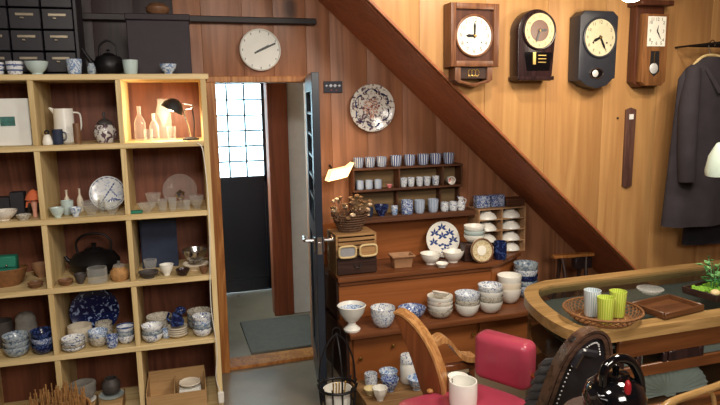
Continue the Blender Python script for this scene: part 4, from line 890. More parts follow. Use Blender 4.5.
def on_crate(px, y): return online(px, (1.1, y, CZ), XD)
for px, y, wp, hp, kd, m, lb, nm in [(371, 3.01, 13, 11, 'cyl', 'blue_fine', 'square looking white cup at the back of the crate', 'cup'), (388.5, 3.00, 19, 12, 'bowl', 'blue_soft', 'pale blue bowl at the back of the crate beside the tall jar', 'bowl'), (390, 2.90, 18, 13, 'bowl', 'blue_dense', 'deep blue bowl in the middle of the crate', 'bowl'),
        (370.5, 2.90, 14, 6, 'plate', 'dial_cream', 'small cream yellow saucer on the crate', 'saucer'), (380, 2.82, 16, 13, 'bowl', 'white', 'white octagonal bowl at the front edge of the crate', 'bowl'), (417, 2.87, 20, 12, 'bowl', 'blue_soft', 'pale bowl under the tall jar against the chair', 'bowl')]:
    dish(nm, kd, on_crate(px, y), wp, hp, m, lb, nm, seg=8 if 'octagonal' in lb else 22)
q = on_crate(408, 2.97); k = scl(q); t = thing('tall_jar', 'tall white jar with blue painted lid on the crate', 'jar', q)
MB().lathe([(0, 0), (7*k, 0), (8*k, 2*k), (8*k, 18*k), (7*k, 21*k), (0, 21*k)], 22).build('body', 'white', t); MB().lathe([(8*k, 21.2*k), (8*k, 26*k), (7*k, 28*k), (0, 28.5*k)], 22).build('lid', 'blue_floral', t)

# small wooden stool in the corner under the stairs
t = thing('stool', 'old wooden stool with a pale top rail and dark block under the stairs', 'stool', (2.60, 3.47, 0), R_(-6))
MB().box((0, 0, .562), (.30, .05, .022), .004).build('top_rail', 'post_wood', t); MB().box((.07, .0, .51), (.13, .06, .08), .008).build('block', 'rail_wood', t)
MB().box((0, .07, .35), (.26, .03, .03), .004).build('stretcher', 'rail_wood', t)
for sx in (-.11, .11):
    for sy in (-.06, .06): MB().tube(smoothpts([(sx*.8, sy*.3, .55), (sx*.7, sy*.8, .40), (sx, sy, .2), (sx*1.25, sy*1.3, .0)], 4), .013, 8).build('leg', 'dark_chest', t)

# ================================================================ CLOCKS ON THE STAIR WALL
def arc(cx, cz, r, a0, a1, n): return [(cx+r*math.cos(R_(a0+(a1-a0)*i/n)), cz+r*math.sin(R_(a0+(a1-a0)*i/n))) for i in range(n+1)]
CW = WC-.002
def clock(name, px, py, label):
    q = atY(px, py, CW-.095); k = scl(q); return thing(name, label, 'clock', (q.x, CW, q.z)), k
def dial(t, k, cx, cz, r, y, mat, nums=True, hands=(0, 90), ring=None, num_r=.78, nsz=.30):
    MB().lathe([(0, 0), (r, 0), (r, .004), (0, .004)], 40, M=Matrix.Translation((cx, y, cz)) @ RX).build('dial', mat, t)
    if ring: MB().tube([(cx+r*1.03*math.cos(a*.157), y-.005, cz+r*1.03*math.sin(a*.157)) for a in range(40)], r*.06, 8, True).build('bezel', ring, t)
    if nums: glyphs([(str(i), r*nsz, cx+r*num_r*math.sin(i*math.pi/6), cz+r*num_r*math.cos(i*math.pi/6)) for i in range(1, 13)], 'numerals', 'hand_black', t, (0, y-.0048, 0))
    for nm, ang, L, wd, yy in (('hour_hand', hands[0], .5, .05, -.0065), ('minute_hand', hands[1], .72, .04, -.0085)):
        a = R_(ang); dx, dz = math.sin(a), math.cos(a); ox, oz = dz*r*wd, -dx*r*wd
        MB().prism([(cx-dx*r*.12+ox, cz-dz*r*.12+oz), (cx+dx*r*L*.7+ox*1.6, cz+dz*r*L*.7+oz*1.6), (cx+dx*r*L, cz+dz*r*L), (cx+dx*r*L*.7-ox*1.6, cz+dz*r*L*.7-oz*1.6), (cx-dx*r*.12-ox, cz-dz*r*.12-oz)], y+yy-.001, y+yy).build(nm, 'hand_black', t)
    MB().lathe([(0, 0), (r*.07, 0), (r*.05, .003), (0, .004)], 12, M=Matrix.Translation((cx, y-.0095, cz)) @ RX).build('hub', 'brass', t)
# 1: square oak case
t, k = clock('pendulum_clock', 475.5, 35, 'square oak wall clock with white dial and scalloped pendulum box below')
w_, zt, zb = 27*k, 31*k, -31*k
for a in ([(-w_, zb), (-w_+6*k, zb), (-w_+6*k, zt), (-w_, zt)], [(w_-6*k, zb), (w_, zb), (w_, zt), (w_-6*k, zt)], [(-w_+6*k, zt-6*k), (w_-6*k, zt-6*k), (w_-6*k, zt), (-w_+6*k, zt)], [(-w_+6*k, zb), (w_-6*k, zb), (w_-6*k, zb+6*k), (-w_+6*k, zb+6*k)]):
    MB().prism(a, -.095, -.002, .006).build('case_frame', 'clock_case', t)
MB().box((0, -.04, 0), (2*w_-12*k, .075, 62*k-12*k)).build('case_panel', 'clock_case_brown', t)
dial(t, k, 0, -.5*k, 19.5*k, -.0785, 'dial_white', True, (270, 0), 'clock_case')
for ix in (-8, 8): MB().lathe([(0, 0), (.8*k, 0), (.8*k, .001), (0, .001)], 10, M=Matrix.Translation((ix*k, -.0835, -7*k)) @ RX).build('winding_hole', 'hand_black', t)
MB().box((0, -.045, zb-6*k), (30*k, .06, 11*k)).build('pendulum_box', 'dark_chest', t)
MB().prism([(-21*k, zb-.5*k), (-15*k, zb-.5*k), (-15*k, zb-13*k)]+[(-15*k+30*k*i/10, zb-13*k-3*k*math.sin(math.pi*i/10)) for i in range(1, 10)]+[(15*k, zb-13*k), (15*k, zb-.5*k), (21*k, zb-.5*k), (21*k, zb-13*k), (17*k, zb-16*k), (9*k, zb-17*k), (0, zb-20*k), (-9*k, zb-17*k), (-17*k, zb-16*k), (-21*k, zb-13*k)], -.085, -.004, .002).build('scalloped_apron', 'clock_case', t)
mb = MB()
for i in (-4, 0, 4): mb.tube([(i*k+2.2*k*math.cos(a*.6), -.078, zb-6*k+3.4*k*math.sin(a*.6)) for a in range(11)], .0022, 5)
mb.build('gold_ornament', 'gold', t)
# 2: dark clock with arched top
t, k = clock('arched_clock', 536.5, 44, 'dark lacquered arched wall clock with cream ring dial')
MB().prism([(-19*k, -36*k), (19*k, -36*k), (20*k, -30*k), (22.5*k, 4*k)]+arc(1.5*k, 12*k, 22*k, -12, 192, 20)+[(-20.5*k, 4*k), (-20*k, -30*k)], -.09, -.002, .006).build('case', 'clock_case_dark', t)
dial(t, k, 3*k, 13*k, 17.5*k, -.0925, 'dial_cream', True, (85, 200), 'clock_case_dark', .8, .22)
MB().lathe([(0, 0), (10.5*k, 0), (10.5*k, .0012), (0, .0012)], 30, M=Matrix.Translation((3*k, -.0968, 13*k)) @ RX).build('dial_centre', 'dial_centre', t)
MB().prism([(-13*k, -8*k), (19*k, -8*k), (16*k, -26*k), (-10*k, -26*k)], -.093, -.0905).build('pendulum_window', 'black_gloss', t)
MB().box((-2*k, -.0955, -14*k), (3.2*k, .003, 12*k)).build('gold_plate', 'gold', t)
for j in range(3): MB().box((7*k, -.0955, (-11-3.4*j)*k), (9*k, .003, .9*k)).build('slot_bar', 'gold', t)
MB().box((0, -.05, -33.5*k), (42*k, .104, 4*k), .003).build('base_rail', 'clock_case_dark', t)
# 3: charcoal clock
t, k = clock('octagon_clock', 596, 47, 'charcoal painted wall clock with cream dial and small oval window')
MB().prism([(-20*k, -33*k), (-19*k, -32*k), (-10*k, -38*k), (2*k, -41*k), (14*k, -38*k), (22*k, -31*k), (24*k, -31*k), (25*k, 30*k), (19*k, 35*k), (-14*k, 35*k), (-20*k, 30*k)], -.10, -.002, .006).build('case', 'case_charcoal', t)
dial(t, k, 3*k, 9*k, 18.5*k, -.1015, 'dial_old', True, (246, 152), 'case_charcoal', .8, .24)
for ix in (-8, 8): MB().lathe([(0, 0), (1*k, 0), (1*k, .001), (0, .001)], 10, M=Matrix.Translation(((3+ix)*k, -.1065, 4*k)) @ RX).build('winding_hole', 'hand_black', t)
MB().tube([(1*k+8*k*math.cos(a*.26), -.103, -26*k+5*k*math.sin(a*.26)) for a in range(24)], .004, 6, True).build('window_rim', 'metal', t)
MB().prism([(1*k+7*k*math.cos(a*.26), -26*k+4.4*k*math.sin(a*.26)) for a in range(24)], -.1025, -.1005).build('oval_window', 'black_gloss', t)
MB().lathe([(0, 0), (3.6*k, 0), (3*k, .003), (0, .004)], 16, M=Matrix.Translation((-.5*k, -.1028, -26*k)) @ RX).build('pendulum_bob', 'silver', t)
# 4: brown clock with square dial
t, k = clock('box_clock', 651, 45, 'tall brown wall clock with square dial and pendulum window')
MB().prism([(-14*k, -36*k), (-9*k, -41*k), (15*k, -41*k), (20*k, -36*k), (20*k, 38*k), (-14*k, 38*k)], -.06, -.002, .004).build('case', 'clock_case_brown', t)
MB().prism([(-11*k, -36*k), (-6*k, -40*k), (14*k, -40*k), (19*k, -36*k), (19*k, 30*k), (-11*k, 30*k)], -.105, -.061, .004).build('front_door', 'clock_case_mid', t)
MB().box((3*k, -.055, 40.5*k), (40*k, .125, 5*k), .005).build('cornice', 'clock_case_brown', t)
MB().box((4*k, -.108, 13*k), (22*k, .004, 29*k), .001).build('dial', 'dial_white', t)
glyphs([(str(i), 4.6*k, 4*k+8*k*max(-1, min(1, 1.45*math.sin(i*math.pi/6))), 13*k+11.5*k*max(-1, min(1, 1.45*math.cos(i*math.pi/6)))) for i in range(1, 13)], 'numerals', 'hand_black', t, (0, -.1108, 0))
for nm, ang, L in (('hour_hand', 12, 6.5), ('minute_hand', 148, 10)):
    a = R_(ang); dx, dz = math.sin(a), math.cos(a); MB().prism([(4*k-dz*.7*k, 13*k+dx*.7*k), (4*k+dz*.7*k, 13*k-dx*.7*k), (4*k+dx*L*k, 13*k+dz*L*k)], -.1135 if L < 8 else -.1150, -.1125 if L < 8 else -.1142).build(nm, 'hand_black', t)
MB().prism([(-1*k, -6*k), (9*k, -6*k), (10*k, -26*k), (4*k, -31*k), (-2*k, -26*k)], -.1065, -.1052).build('pendulum_window', 'black_matte', t)
MB().tube([(3*k, -.109, -6.5*k), (3*k, -.109, -20*k)], .002, 6).build('pendulum_rod', 'brass', t); MB().lathe([(0, 0), (5.2*k, 0), (4*k, .004), (0, .006)], 20, M=Matrix.Translation((3*k, -.108, -23*k)) @ RX).build('pendulum_bob', 'silver', t)
# wooden plaque
q = atY(628, 148, WC-.001); k = scl(q); t = thing('wall_plaque', 'narrow dark wooden plaque hung upright on the stair wall below the clocks', 'plaque', q)
MB().prism([(-6*k, -38*k), (-1*k, -40*k), (5*k, -38*k), (6*k, 38*k), (0, 40*k), (-6*k, 38*k)], -.014, -.001, .002).build('board', 'plaque_wood', t)
MB().box((0, -.016, 31*k), (5*k, .003, 5*k)).build('paper_tab', 'paper_white', t)
tag(MB().lathe([(0, 0), (.004, 0), (.006, .006), (.004, .012), (0, .013)], 10, M=RX).build('nail_head', 'iron', None, atY(617, 118, WC-.0005)), 'single dark nail in the wall next to the narrow plaque', 'nail')

# ================================================================ GLOBE LAMP, COATS, ENAMEL LAMP
q = atY(632, -8, 2.55); t = thing('pendant_lamp', 'glowing white globe lamp hanging above the clocks', 'lamp', q)
MB().ball((0, 0, 0), .06, 1, 1, .8, 3).build('globe', 'globe', t); MB().lathe([(.025, .045), (.03, .08), (.01, .11), (0, .11)], 16).build('cap', 'brass', t); MB().tube([(0, 0, .1), (0, 0, CEIL-q.z-.001)], .004, 6).build('cord', 'black_matte', t)
o = lamp('pendant_light', 'POINT', (0, 0, 0), 9, WARM, size=.06); o.parent = t; o.location = (0, 0, -.12)
def garment(name, xc, yc, ztop, zbot, wt, wb, mat, label, folds=7, seed=0, lean=0, sleeve=True, depth=.09):
    t = thing(name, label, 'coat', (xc, yc, zbot)); H = ztop-zbot; nr, ns = 16, 44; vs, fs = [], []
    for i in range(nr+1):
        u = i/nr; z = H*u; ww = (wb+(wt-wb)*u)/2
        if u > .9: ww *= 1-.72*((u-.9)/.1)**1.3
        for j in range(ns):
            a = 2*math.pi*j/ns; f = 1+.10*(1-u*.7)*math.sin(folds*a+seed+2*u)
            vs.append((lean*(1-u)+ww*math.cos(a)*(1+.02*math.sin(5*a+seed)), depth*(.6+.4*(1-u))*math.sin(a)*f*(1 if u < .93 else .7), z))
    for i in range(nr):
        for j in range(ns): j2 = (j+1) % ns; fs.append((i*ns+j, i*ns+j2, (i+1)*ns+j2, (i+1)*ns+j))
    fs.append(tuple(range(ns-1, -1, -1))); fs.append(tuple(nr*ns+j for j in range(ns)))
    MB().add(vs, fs).build('body', mat, t, smooth=60)
    MB().tube(smoothpts([(-.07, -.01, H-.03), (-.06, -.055, H-.10), (0, -.075, H-.2)], 5), .014, 8).build('lapel', mat, t); MB().tube(smoothpts([(.07, -.01, H-.03), (.06, -.055, H-.10), (0, -.075, H-.2)], 5), .014, 8).build('lapel', mat, t)
    if sleeve:
        for sg in (-1, 1):
            x = sg*wt*.40; MB().tube(smoothpts([(x*.85, -.02, H*.93), (x*1.12, -.05, H*.7), (x*1.2, -.07, H*.45), (x*1.15, -.075, H*.28)], 5), [.04+.018*min(1, j/5)-.0008*j for j in range(16)], 12).build('sleeve', mat, t)
    MB().tube(smoothpts([(-wt*.36, 0, H-.07), (-.08, -.004, H-.005), (0, 0, H+.012), (.08, -.004, H-.005), (wt*.36, 0, H-.07)], 5), .008, 7).build('hanger', 'pine', t)
    MB().tube(smoothpts([(0, 0, H+.012), (0, .018, H+.05), (0, .019, H+.08), (0, 0, H+.096), (0, -.019, H+.08), (0, -.017, H+.062)], 5), .003, 6).build('hook', 'metal', t)
    return t
rl = thing('coat_rail', 'iron double rail on brackets that the coats hang from', 'rail', (3.5, 2.86, 1.875))
for y in (0, -.17, .13): MB().tube([(-.50, y, .03), (.7, y, .03)], .008, 10).build('bar', 'iron', rl)
for x in (-.50, .66): MB().tube([(x, -.18, .03), (x, WC-2.86-.002, .03)], .006, 8).build('bracket', 'iron', rl)
garment('hanging_coat', 3.03, 2.86, 1.83, .86, .42, .50, 'cloth_dark', 'long dark grey coat hanging on the rail at the end of the stair wall', 7, 0, -.02, True, .085)
garment('hanging_dress', 3.27, 2.99, 1.83, .70, .40, .46, 'cloth_black', 'long black garment hanging against the wall behind the dark grey coat', 9, 2, 0, False, .055)
garment('hanging_shirt', 3.30, 2.69, 1.83, .86, .30, .34, 'cloth_grey', 'light grey garment hanging in front of the dark grey coat', 8, 4, 0, False, .05)

# ================================================================ ROUNDED GLASS VITRINE
VZ = .70; VF, VB, VR = 1.915, 2.62, 3.40
def vit(inset):
    i = inset; c = [(1.80, VB-i), (1.66+i*.4, VB-.06-i*.8), (1.56+i*.8, 2.42-i*.5), (1.50+i, 2.22), (1.485+i, 2.06), (1.50+i*.95, 1.98+i*.4), (1.555+i*.6, 1.93+i*.9), (1.66, VF+i)]
    sm = [(v.x, v.y) for v in smoothpts([Vector((a, b, 0)) for a, b in c], 5)]
    return sm+[(VR-i, VF+i), (VR-i, VB-i)]
vt = thing('display_case', 'rounded wooden display case with glass top and curved glass end', 'display case', (1.48, VF, 0))
VO = Vector((1.48, VF, 0)); vl = lambda pts: [(x-VO.x, y-VO.y) for x, y in pts]
def ring(o_, i_, z0, z1):
    n = len(o_); mb = MB(); vs = [(x, y, z0) for x, y in o_]+[(x, y, z0) for x, y in i_]+[(x, y, z1) for x, y in o_]+[(x, y, z1) for x, y in i_]; fs = []
    for a in range(n):
        b = (a+1) % n; fs += [(a, b, n+b, n+a), (2*n+a, 3*n+a, 3*n+b, 2*n+b), (a, 2*n+a, 2*n+b, b), (n+a, n+b, 3*n+b, 3*n+a)]
    return mb.add(vs, fs)
ring(vl(vit(0)), vl(vit(.075)), VZ-.045, VZ).build('top_rim', 'rim_wood', vt)
MB().slab(vl(vit(.074)), (VZ-.020, VZ-.010)).build('glass_top', 'glass_pane', vt)
MB().slab(vl(vit(.02)), (.30, .33)).build('inner_shelf', 'fascia_wood', vt)
MB().slab(vl(vit(.04)), (.496, .504)).build('middle_shelf', 'fascia_wood', vt)
MB().slab(vl(vit(.05)), (.605, .615)).build('reflection_board', 'reflection_grey', vt)  # added board, its grey stands in for reflections in the glass top
ring(vl(vit(.016)), vl(vit(.034)), .26, .299).build('lower_rail', 'fascia_wood', vt)
ring(vl(vit(.02)), vl(vit(.06)), .0, .08).build('plinth', 'fascia_wood', vt); MB().slab(vl(vit(.061)), (.03, .06)).build('bottom_board', 'fascia_wood', vt)
# curved end glass in one sheet, front rails with three panes
crv = [p_ for p_ in vit(.02) if p_[0] < 1.665]; crv2 = [p_ for p_ in vit(.026) if p_[0] < 1.672][:len(crv)]
n = len(crv)
def sheet(z0, z1, name):
    a = vl(crv); b = vl(crv2); vs = [(x, y, z0) for x, y in a]+[(x, y, z1) for x, y in a]+[(x, y, z0) for x, y in b]+[(x, y, z1) for x, y in b]; fs = []
    for i in range(n-1): fs += [(i, i+1, n+i+1, n+i), (2*n+i, 3*n+i, 3*n+i+1, 2*n+i+1)]
    MB().add(vs, fs).build(name, 'glass_pane', vt)
sheet(.331, VZ-.046, 'curved_glass'); sheet(.081, .259, 'curved_glass')
for za, zb in ((.572, .653), (.482, .531), (.331, .345)): MB().box((1.05, .022, (za+zb)/2), (1.70, .02, zb-za), .003).build('front_rail', 'fascia_wood', vt)
for x in (.215, .30, .43, .62, .9, 1.3, 1.86): MB().box((x, .022, .5515), (.022 if x < 1.8 else .08, .022, .041), .001).build('mullion', 'clock_case_dark', vt)
MB().box((.53, .020, .5515), (.16, .018, .041), .001).build('mullion', 'clock_case_dark', vt)
for a, b in ((.227, .288), (.312, .418), (.632, .888), (.912, 1.288)): MB().box(((a+b)/2, .024, .5515), (b-a-.002, .004, .040)).build('pane', 'glass_pane', vt)
MB().box((1.05, .03, .413), (1.66, .004, .133)).build('pane', 'glass_pane', vt); MB().box((1.05, .03, .17), (1.66, .004, .17)).build('pane', 'glass_pane', vt)
for x, w__, lb in ((1.76, .15, 'folded white paper pressed against the glass by the corner of the display case'), (2.28, .34, 'long folded white paper behind the middle pane of the display case')):
    tag(MB().box((0, 0, .034), (w__, .05, .068), .004).build('reflection_block', 'pleat_white', None, (x, VF+.075, .5048)), lb, 'paper')  # added white blocks stand in for bright reflections in the front panes
# pleated white paper fans inside, each one its own thing
def fan(x, y, z, r, hgt, label):        # open pleated fan standing upright behind the glass
    t = thing('pleated_fan', label, 'fan', (x, y, z)); n = 36; vs, fs = [(0, .004, .006)], []
    for i in range(n+1):
        a = math.pi*i/n; vs.append((r*math.cos(a), .02*math.sin(a)-.006+.012*(i % 2), .006+hgt*math.sin(a)))
    for i in range(n): fs.append((0, i+1, i+2))
    m_ = len(vs); vs += [(a, b+.002, c) for a, b, c in vs]; fs += [(m_, m_+i+2, m_+i+1) for i in range(n)]+[(i+1, m_+i+1, m_+i+2, i+2) for i in range(n)]
    MB().add(vs, fs).build('leaf', 'pleat_white', t, smooth=0); MB().box((0, .004, .006), (.05, .03, .010), .002).build('grip', 'white', t)
fan(2.02, 2.0, .331, .21, .145, 'open pleated white paper fan standing behind the display case glass'); fan(2.62, 2.0, .331, .20, .14, 'second pleated white paper fan farther along behind the display case glass')

# on the vitrine
def on_vit(px, py): return atZ(px, py, VZ+.0012)
q = on_vit(602, 319); q = Vector((q.x, q.y, VZ+.0012)); t = thing('wicker_tray', 'round brown wicker tray holding three striped glasses', 'tray', q); r = .155
MB().lathe([(0, .001), (r*.75, .001), (r*.75, .006), (0, .006)], 32).build('base', 'straw_dark', t)
NB = 34
for sgn in (-1, 1):
    for i in range(NB):
        a = 2*math.pi*i/NB; P = [((r*.73+r*.27*(j/4)**.8)*math.cos(a+sgn*.10*j), (r*.73+r*.27*(j/4)**.8)*math.sin(a+sgn*.10*j), .005+.038*(j/4)) for j in range(5)]
        MB().tube(P, .0024, 5).build('cane', 'straw_dark', t)
MB().tube([(r*math.cos(a*.157), r*math.sin(a*.157), .044) for a in range(40)], .005, 7, True).build('rim', 'straw_dark', t)
for zz_, rr_ in ((.007, .73),): MB().tube([(r*rr_*math.cos(a*.157), r*rr_*math.sin(a*.157), zz_) for a in range(40)], .004, 6, True).build('ring', 'straw_dark', t)
for rr_ in (.2, .4, .58): MB().tube([(r*rr_*math.cos(a*.157), r*rr_*math.sin(a*.157), .0065) for a in range(40)], .003, 5, True).build('ring', 'straw', t)
for px, py, m, lb in [(591.5, 315, 'glass_stripe_white', 'pale blue white striped tumbler on the wicker tray'), (617, 316, 'glass_stripe_green', 'lime green striped tumbler on the wicker tray beside the wooden tray'), (605, 323, 'glass_stripe_green', 'lime green striped tumbler on the wicker tray before the pale one')]:
    c_ = atZ(px, py, VZ+.0125)
    tag(MB().lathe([(0, 0), (.027, 0), (.029, .004), (.035, .108), (.0325, .108), (.027, .012), (0, .010)], 26).build('tumbler', m, None, c_, .3), lb, 'glass')
c_ = on_vit(667, 310); t = thing('wooden_tray', 'rectangular brown lacquer tray on the glass top', 'tray', c_+Vector((0, 0, 0)), R_(8))
MB().box((0, 0, .006), (.24, .17, .010), .002).build('base', 'tray_wood', t)
for sg in (-1, 1): MB().box((0, sg*.082, .018), (.24, .010, .026), .003).build('edge', 'tray_wood', t); MB().box((sg*.117, 0, .018), (.010, .152, .026), .003).build('edge', 'tray_wood', t)
c_ = on_vit(650, 293); tag(MB().lathe(plate_prof(.06, .022), 28).build('glass_dish', 'glass_clear', None, c_), 'shallow clear glass dish behind the lacquer tray', 'dish')
c_ = on_vit(716, 296)+Vector((.01, 0.02, 0)); t = thing('moss_garden', 'dark square planter of green moss with a leafy little plant', 'plant', c_, R_(10))
MB().box((0, 0, .012), (.22, .17, .02), .003).build('planter', 'dark_chest', t)
for sg in (-1, 1): MB().box((0, sg*.083, .026), (.22, .008, .018), .001).build('planter_edge', 'dark_chest', t); MB().box((sg*.108, 0, .026), (.008, .157, .018), .001).build('planter_edge', 'dark_chest', t)
ms = MB(); random.seed(3)
for i in range(60): ms.ball((random.uniform(-.09, .09), random.uniform(-.07, .07), .026), random.uniform(.008, .018), 1, 1, .8, sub=1)
mo = ms.build('moss', 'moss', t); mo['kind'] = 'stuff'
MB().ball((-.08, -.055, .036), .02, 1.2, 1, .8).build('pebble', 'pebble', t)
for s_ in range(8):
    a = s_*.8; bx_, by_ = .035*math.cos(a)+.02, .035*math.sin(a); tx, ty, tz = bx_*2.4, by_*2.0, random.uniform(.09, .17)
    MB().tube(smoothpts([(bx_*.5, by_*.5, .02), (bx_, by_, .02+tz*.6), (tx, ty, .02+tz)], 4), .0022, 5).build('stem', 'leaf', t)
    for l_ in range(6):
        u = .35+.65*l_/5; c0 = Vector((bx_*.5+(tx-bx_*.5)*u, by_*.5+(ty-by_*.5)*u, .02+tz*u)); b_ = random.random()*6.28
        d_ = Vector((math.cos(b_), math.sin(b_), random.uniform(-.2, .5))).normalized(); s2 = d_.cross(Vector((0, 0, 1))).normalized(); L = random.uniform(.028, .045)
        vs = [c0, c0+d_*L*.4+s2*L*.27+Vector((0, 0, .004)), c0+d_*L*.8+s2*L*.2, c0+d_*L, c0+d_*L*.8-s2*L*.2, c0+d_*L*.4-s2*L*.27+Vector((0, 0, .004)), c0+d_*L*.55-Vector((0, 0, .004))]
        MB().add(vs, [(0, 1, 6), (1, 2, 6), (2, 3, 6), (3, 4, 6), (4, 5, 6), (5, 0, 6)]).build('leaf', ['leaf', 'leaf_light'][l_ % 2], t)
# enamel lamp, base stands on the display case beyond the plant
q = atY(723, 158, 2.30); t = thing('enamel_lamp', 'pale green enamel table lamp with cone shade standing on the display case', 'lamp', (q.x+.22, q.y+.05, VZ))
Ms = Matrix.Translation((-.22, -.05, q.z-VZ)) @ Matrix.Rotation(R_(-14), 4, 'Y')
MB().lathe([(.085, -.07), (.084, -.05), (.06, .02), (.035, .055), (.02, .075), (0, .08)], 28, M=Ms).lathe([(.083, -.07), (.081, -.05), (.057, .018), (.033, .05), (0, .06)], 28, M=Ms).build('shade', 'enamel', t)
MB().tube(smoothpts([(-.205, -.047, q.z-VZ+.075), (-.15, -.03, q.z-VZ+.12), (-.03, -.005, q.z-VZ+.05), (0, 0, q.z-VZ-.1), (0, 0, .02)], 6), .007, 8).build('arm', 'metal', t)
MB().lathe([(0, .0005), (.075, .0005), (.075, .012), (.03, .022), (0, .025)], 24).build('base', 'enamel', t)

# ================================================================ BARBER CHAIR
SZ = .50
A = atZ(400, 396, SZ); B = atZ(472, 379, SZ); Cc = atZ(524, 396, SZ)
ch = thing('barber_chair', 'antique red leather barber chair with curved wooden side panel', 'chair', (1.0, 1.95, 0)); CO = Vector((1.0, 1.95, 0))
seat_pts = [(.775, 2.04), (.90, 2.075), (1.02, 2.09), (1.13, 2.10), (1.235, 1.925), (1.23, 1.82), (1.10, 1.74), (.90, 1.70), (.80, 1.76), (.76, 1.9)]
MB().slab([(x-CO.x, y-CO.y) for x, y in [(v.x, v.y) for v in smoothpts([Vector((a, b, 0)) for a, b in seat_pts], 4, True)]], (SZ-.12, SZ), .03).build('seat_cushion', 'red_leather', ch)
MB().slab([(x*.92-.01, (y)*.92) for x, y in [(v.x-CO.x, v.y-CO.y-.0) for v in smoothpts([Vector((a, b, 0)) for a, b in seat_pts], 4, True)]], (SZ-.17, SZ-.121), .004).build('seat_frame', 'chair_wood', ch)
MB().lathe([(.05, .04), (.05, .32), (.09, .329), (0, .33)], 20).lathe([(0, .001), (.22, .001), (.22, .02), (.08, .045), (.05, .05), (0, .05)], 28).build('pedestal', 'iron', ch)
# back cushion block
e = (Vector((Cc.x, Cc.y, 0))-Vector((B.x, B.y, 0))); e.normalize(); nn = Vector((-e.y, e.x, 0))   # points away from the camera
if nn.dot(fw) < 0: nn = -nn
W_ = (Cc-B).length+.01
mid = (B+Cc)/2
Mx = Matrix(((e.x, nn.x, 0, mid.x-CO.x), (e.y, nn.y, 0, mid.y-CO.y), (0, 0, 1, SZ+.003), (0, 0, 0, 1)))
MB().box((0, .055, .095), (W_, .10, .19), .032, Mx, 4).build('back_cushion', 'red_leather', ch)
MB().tube([Mx @ Vector((W_/2-.02, .05, .06)), Mx @ Vector((W_/2+.03, .05, .07)), Mx @ Vector((W_/2+.035, .05, .10))], .008, 8).build('bracket', 'brass', ch)
# curved wooden side panel: its own upright plane, turned away to the left
pn = Vector((-.72, -.69, 0)).normalized(); pp0 = Vector((.885, 2.10, SZ)); pe = Vector((-pn.y, pn.x, 0))
if pe.dot(RT) < 0: pe = -pe
face = [(394, 314), (401, 316), (411, 324), (422, 338), (431, 355), (438, 374), (442, 394), (442, 402), (426, 402), (420, 388), (412, 362), (403, 338), (396, 322)]
loc2 = [((atP(x, y, pp0, pn)-pp0).dot(pe), (atP(x, y, pp0, pn)-pp0).z) for x, y in face]
Mp = Matrix(((pe.x, -pn.x, 0, pp0.x-CO.x), (pe.y, -pn.y, 0, pp0.y-CO.y), (0, 0, 1, SZ), (0, 0, 0, 1)))
MB().prism(loc2, 0, .045, .003, Mp).build('side_panel', 'chair_wood', ch)
rim = [Vector((a, .026, b)) for a, b in loc2[:8]]; rim = smoothpts(rim, 4)
vs, fs = [], []
for i, v in enumerate(rim):
    t_ = (rim[min(i+1, len(rim)-1)]-rim[max(i-1, 0)]).normalized(); no = Vector((-t_.z, 0, t_.x))
    if no.x < 0 and no.z < 0: no = -no
    if no.z < 0 and no.x <= 0: no = -no
    for (a, b) in ((-.032, .001), (.030, .001), (.030, .010), (-.032, .010)): vs.append(Mp @ (Vector((v.x, v.y+a, v.z))+no*b))
for i in range(len(rim)-1):
    for j in range(4): j2 = (j+1) % 4; fs.append((i*4+j, i*4+j2, (i+1)*4+j2, (i+1)*4+j))
fs += [(0, 1, 2, 3), tuple(len(vs)-4+j for j in range(4))]
MB().add(vs, fs).build('curved_rim', 'chair_rim_wood', ch, smooth=50)
c_ = atP(430, 391, pp0+pn*.01, pn); MB().ball(c_-CO, .010, 1.4, 1.4, .9).build('peg', 'chair_rim_wood', ch)
# far armrest: carved scroll running between panel and cushion
yA = 2.28
sp = [atY(x, y, yA)-CO for x, y in [(432, 343), (440, 338), (447, 340), (454, 349), (462, 356), (474, 357)]]
spp = smoothpts(sp, 5); vs, fs = [], []
for v in spp:
    for a, b in ((-.035, -.012), (.035, -.012), (.035, .012), (-.035, .012)): vs.append(v+Vector((0, a, b)))
for i in range(len(spp)-1):
    for j in range(4): j2 = (j+1) % 4; fs.append((i*4+j, i*4+j2, (i+1)*4+j2, (i+1)*4+j))
fs += [(0, 1, 2, 3), tuple(len(vs)-4+j for j in range(4))]
MB().add(vs, fs).build('armrest', 'chair_rim_wood', ch, smooth=50)
MB().box(((sp[0]+sp[5])/2+Vector((0, 0, -.075)))[:], (.19, .03, .03), .004).build('arm_support', 'chair_wood', ch)
MB().box(((sp[0]+sp[5])/2+Vector((0, 0, -.125)))[:], (.19, .02, .02), .004).build('arm_support', 'dark_chest', ch)
q_ = (sp[5]+Vector((-.01, 0, -.11))); MB().tube([sp[5]+Vector((-.01, 0, -.012)), Vector((q_.x, q_.y, SZ-.16)), Vector((q_.x-.04, q_.y-.2, SZ-.16))], .014, 8).build('arm_post', 'chair_wood', ch)
# cups on the seat
q = Vector((1.0, 1.965, SZ+.0005)); q = online(463, (1.0, 1.93, SZ+.0012), XD); k = scl(q); t = thing('white_mug', 'plain white straight cup with a spoon on the red seat', 'cup', q)
MB().lathe(cyl_prof(14*k, 25*k), 26).build('body', 'white', t); MB().tube([(-9*k, .01, 4*k), (-10.5*k, .012, 27*k)], .0025, 6).build('spoon', 'metal', t)
tag(MB().lathe(bowl_prof(.04, .055), 22).build('white_cup', 'white', None, online(458, (1.0, 2.045, SZ+.0012), XD)), 'small white bowl behind the white cup on the red seat', 'bowl')

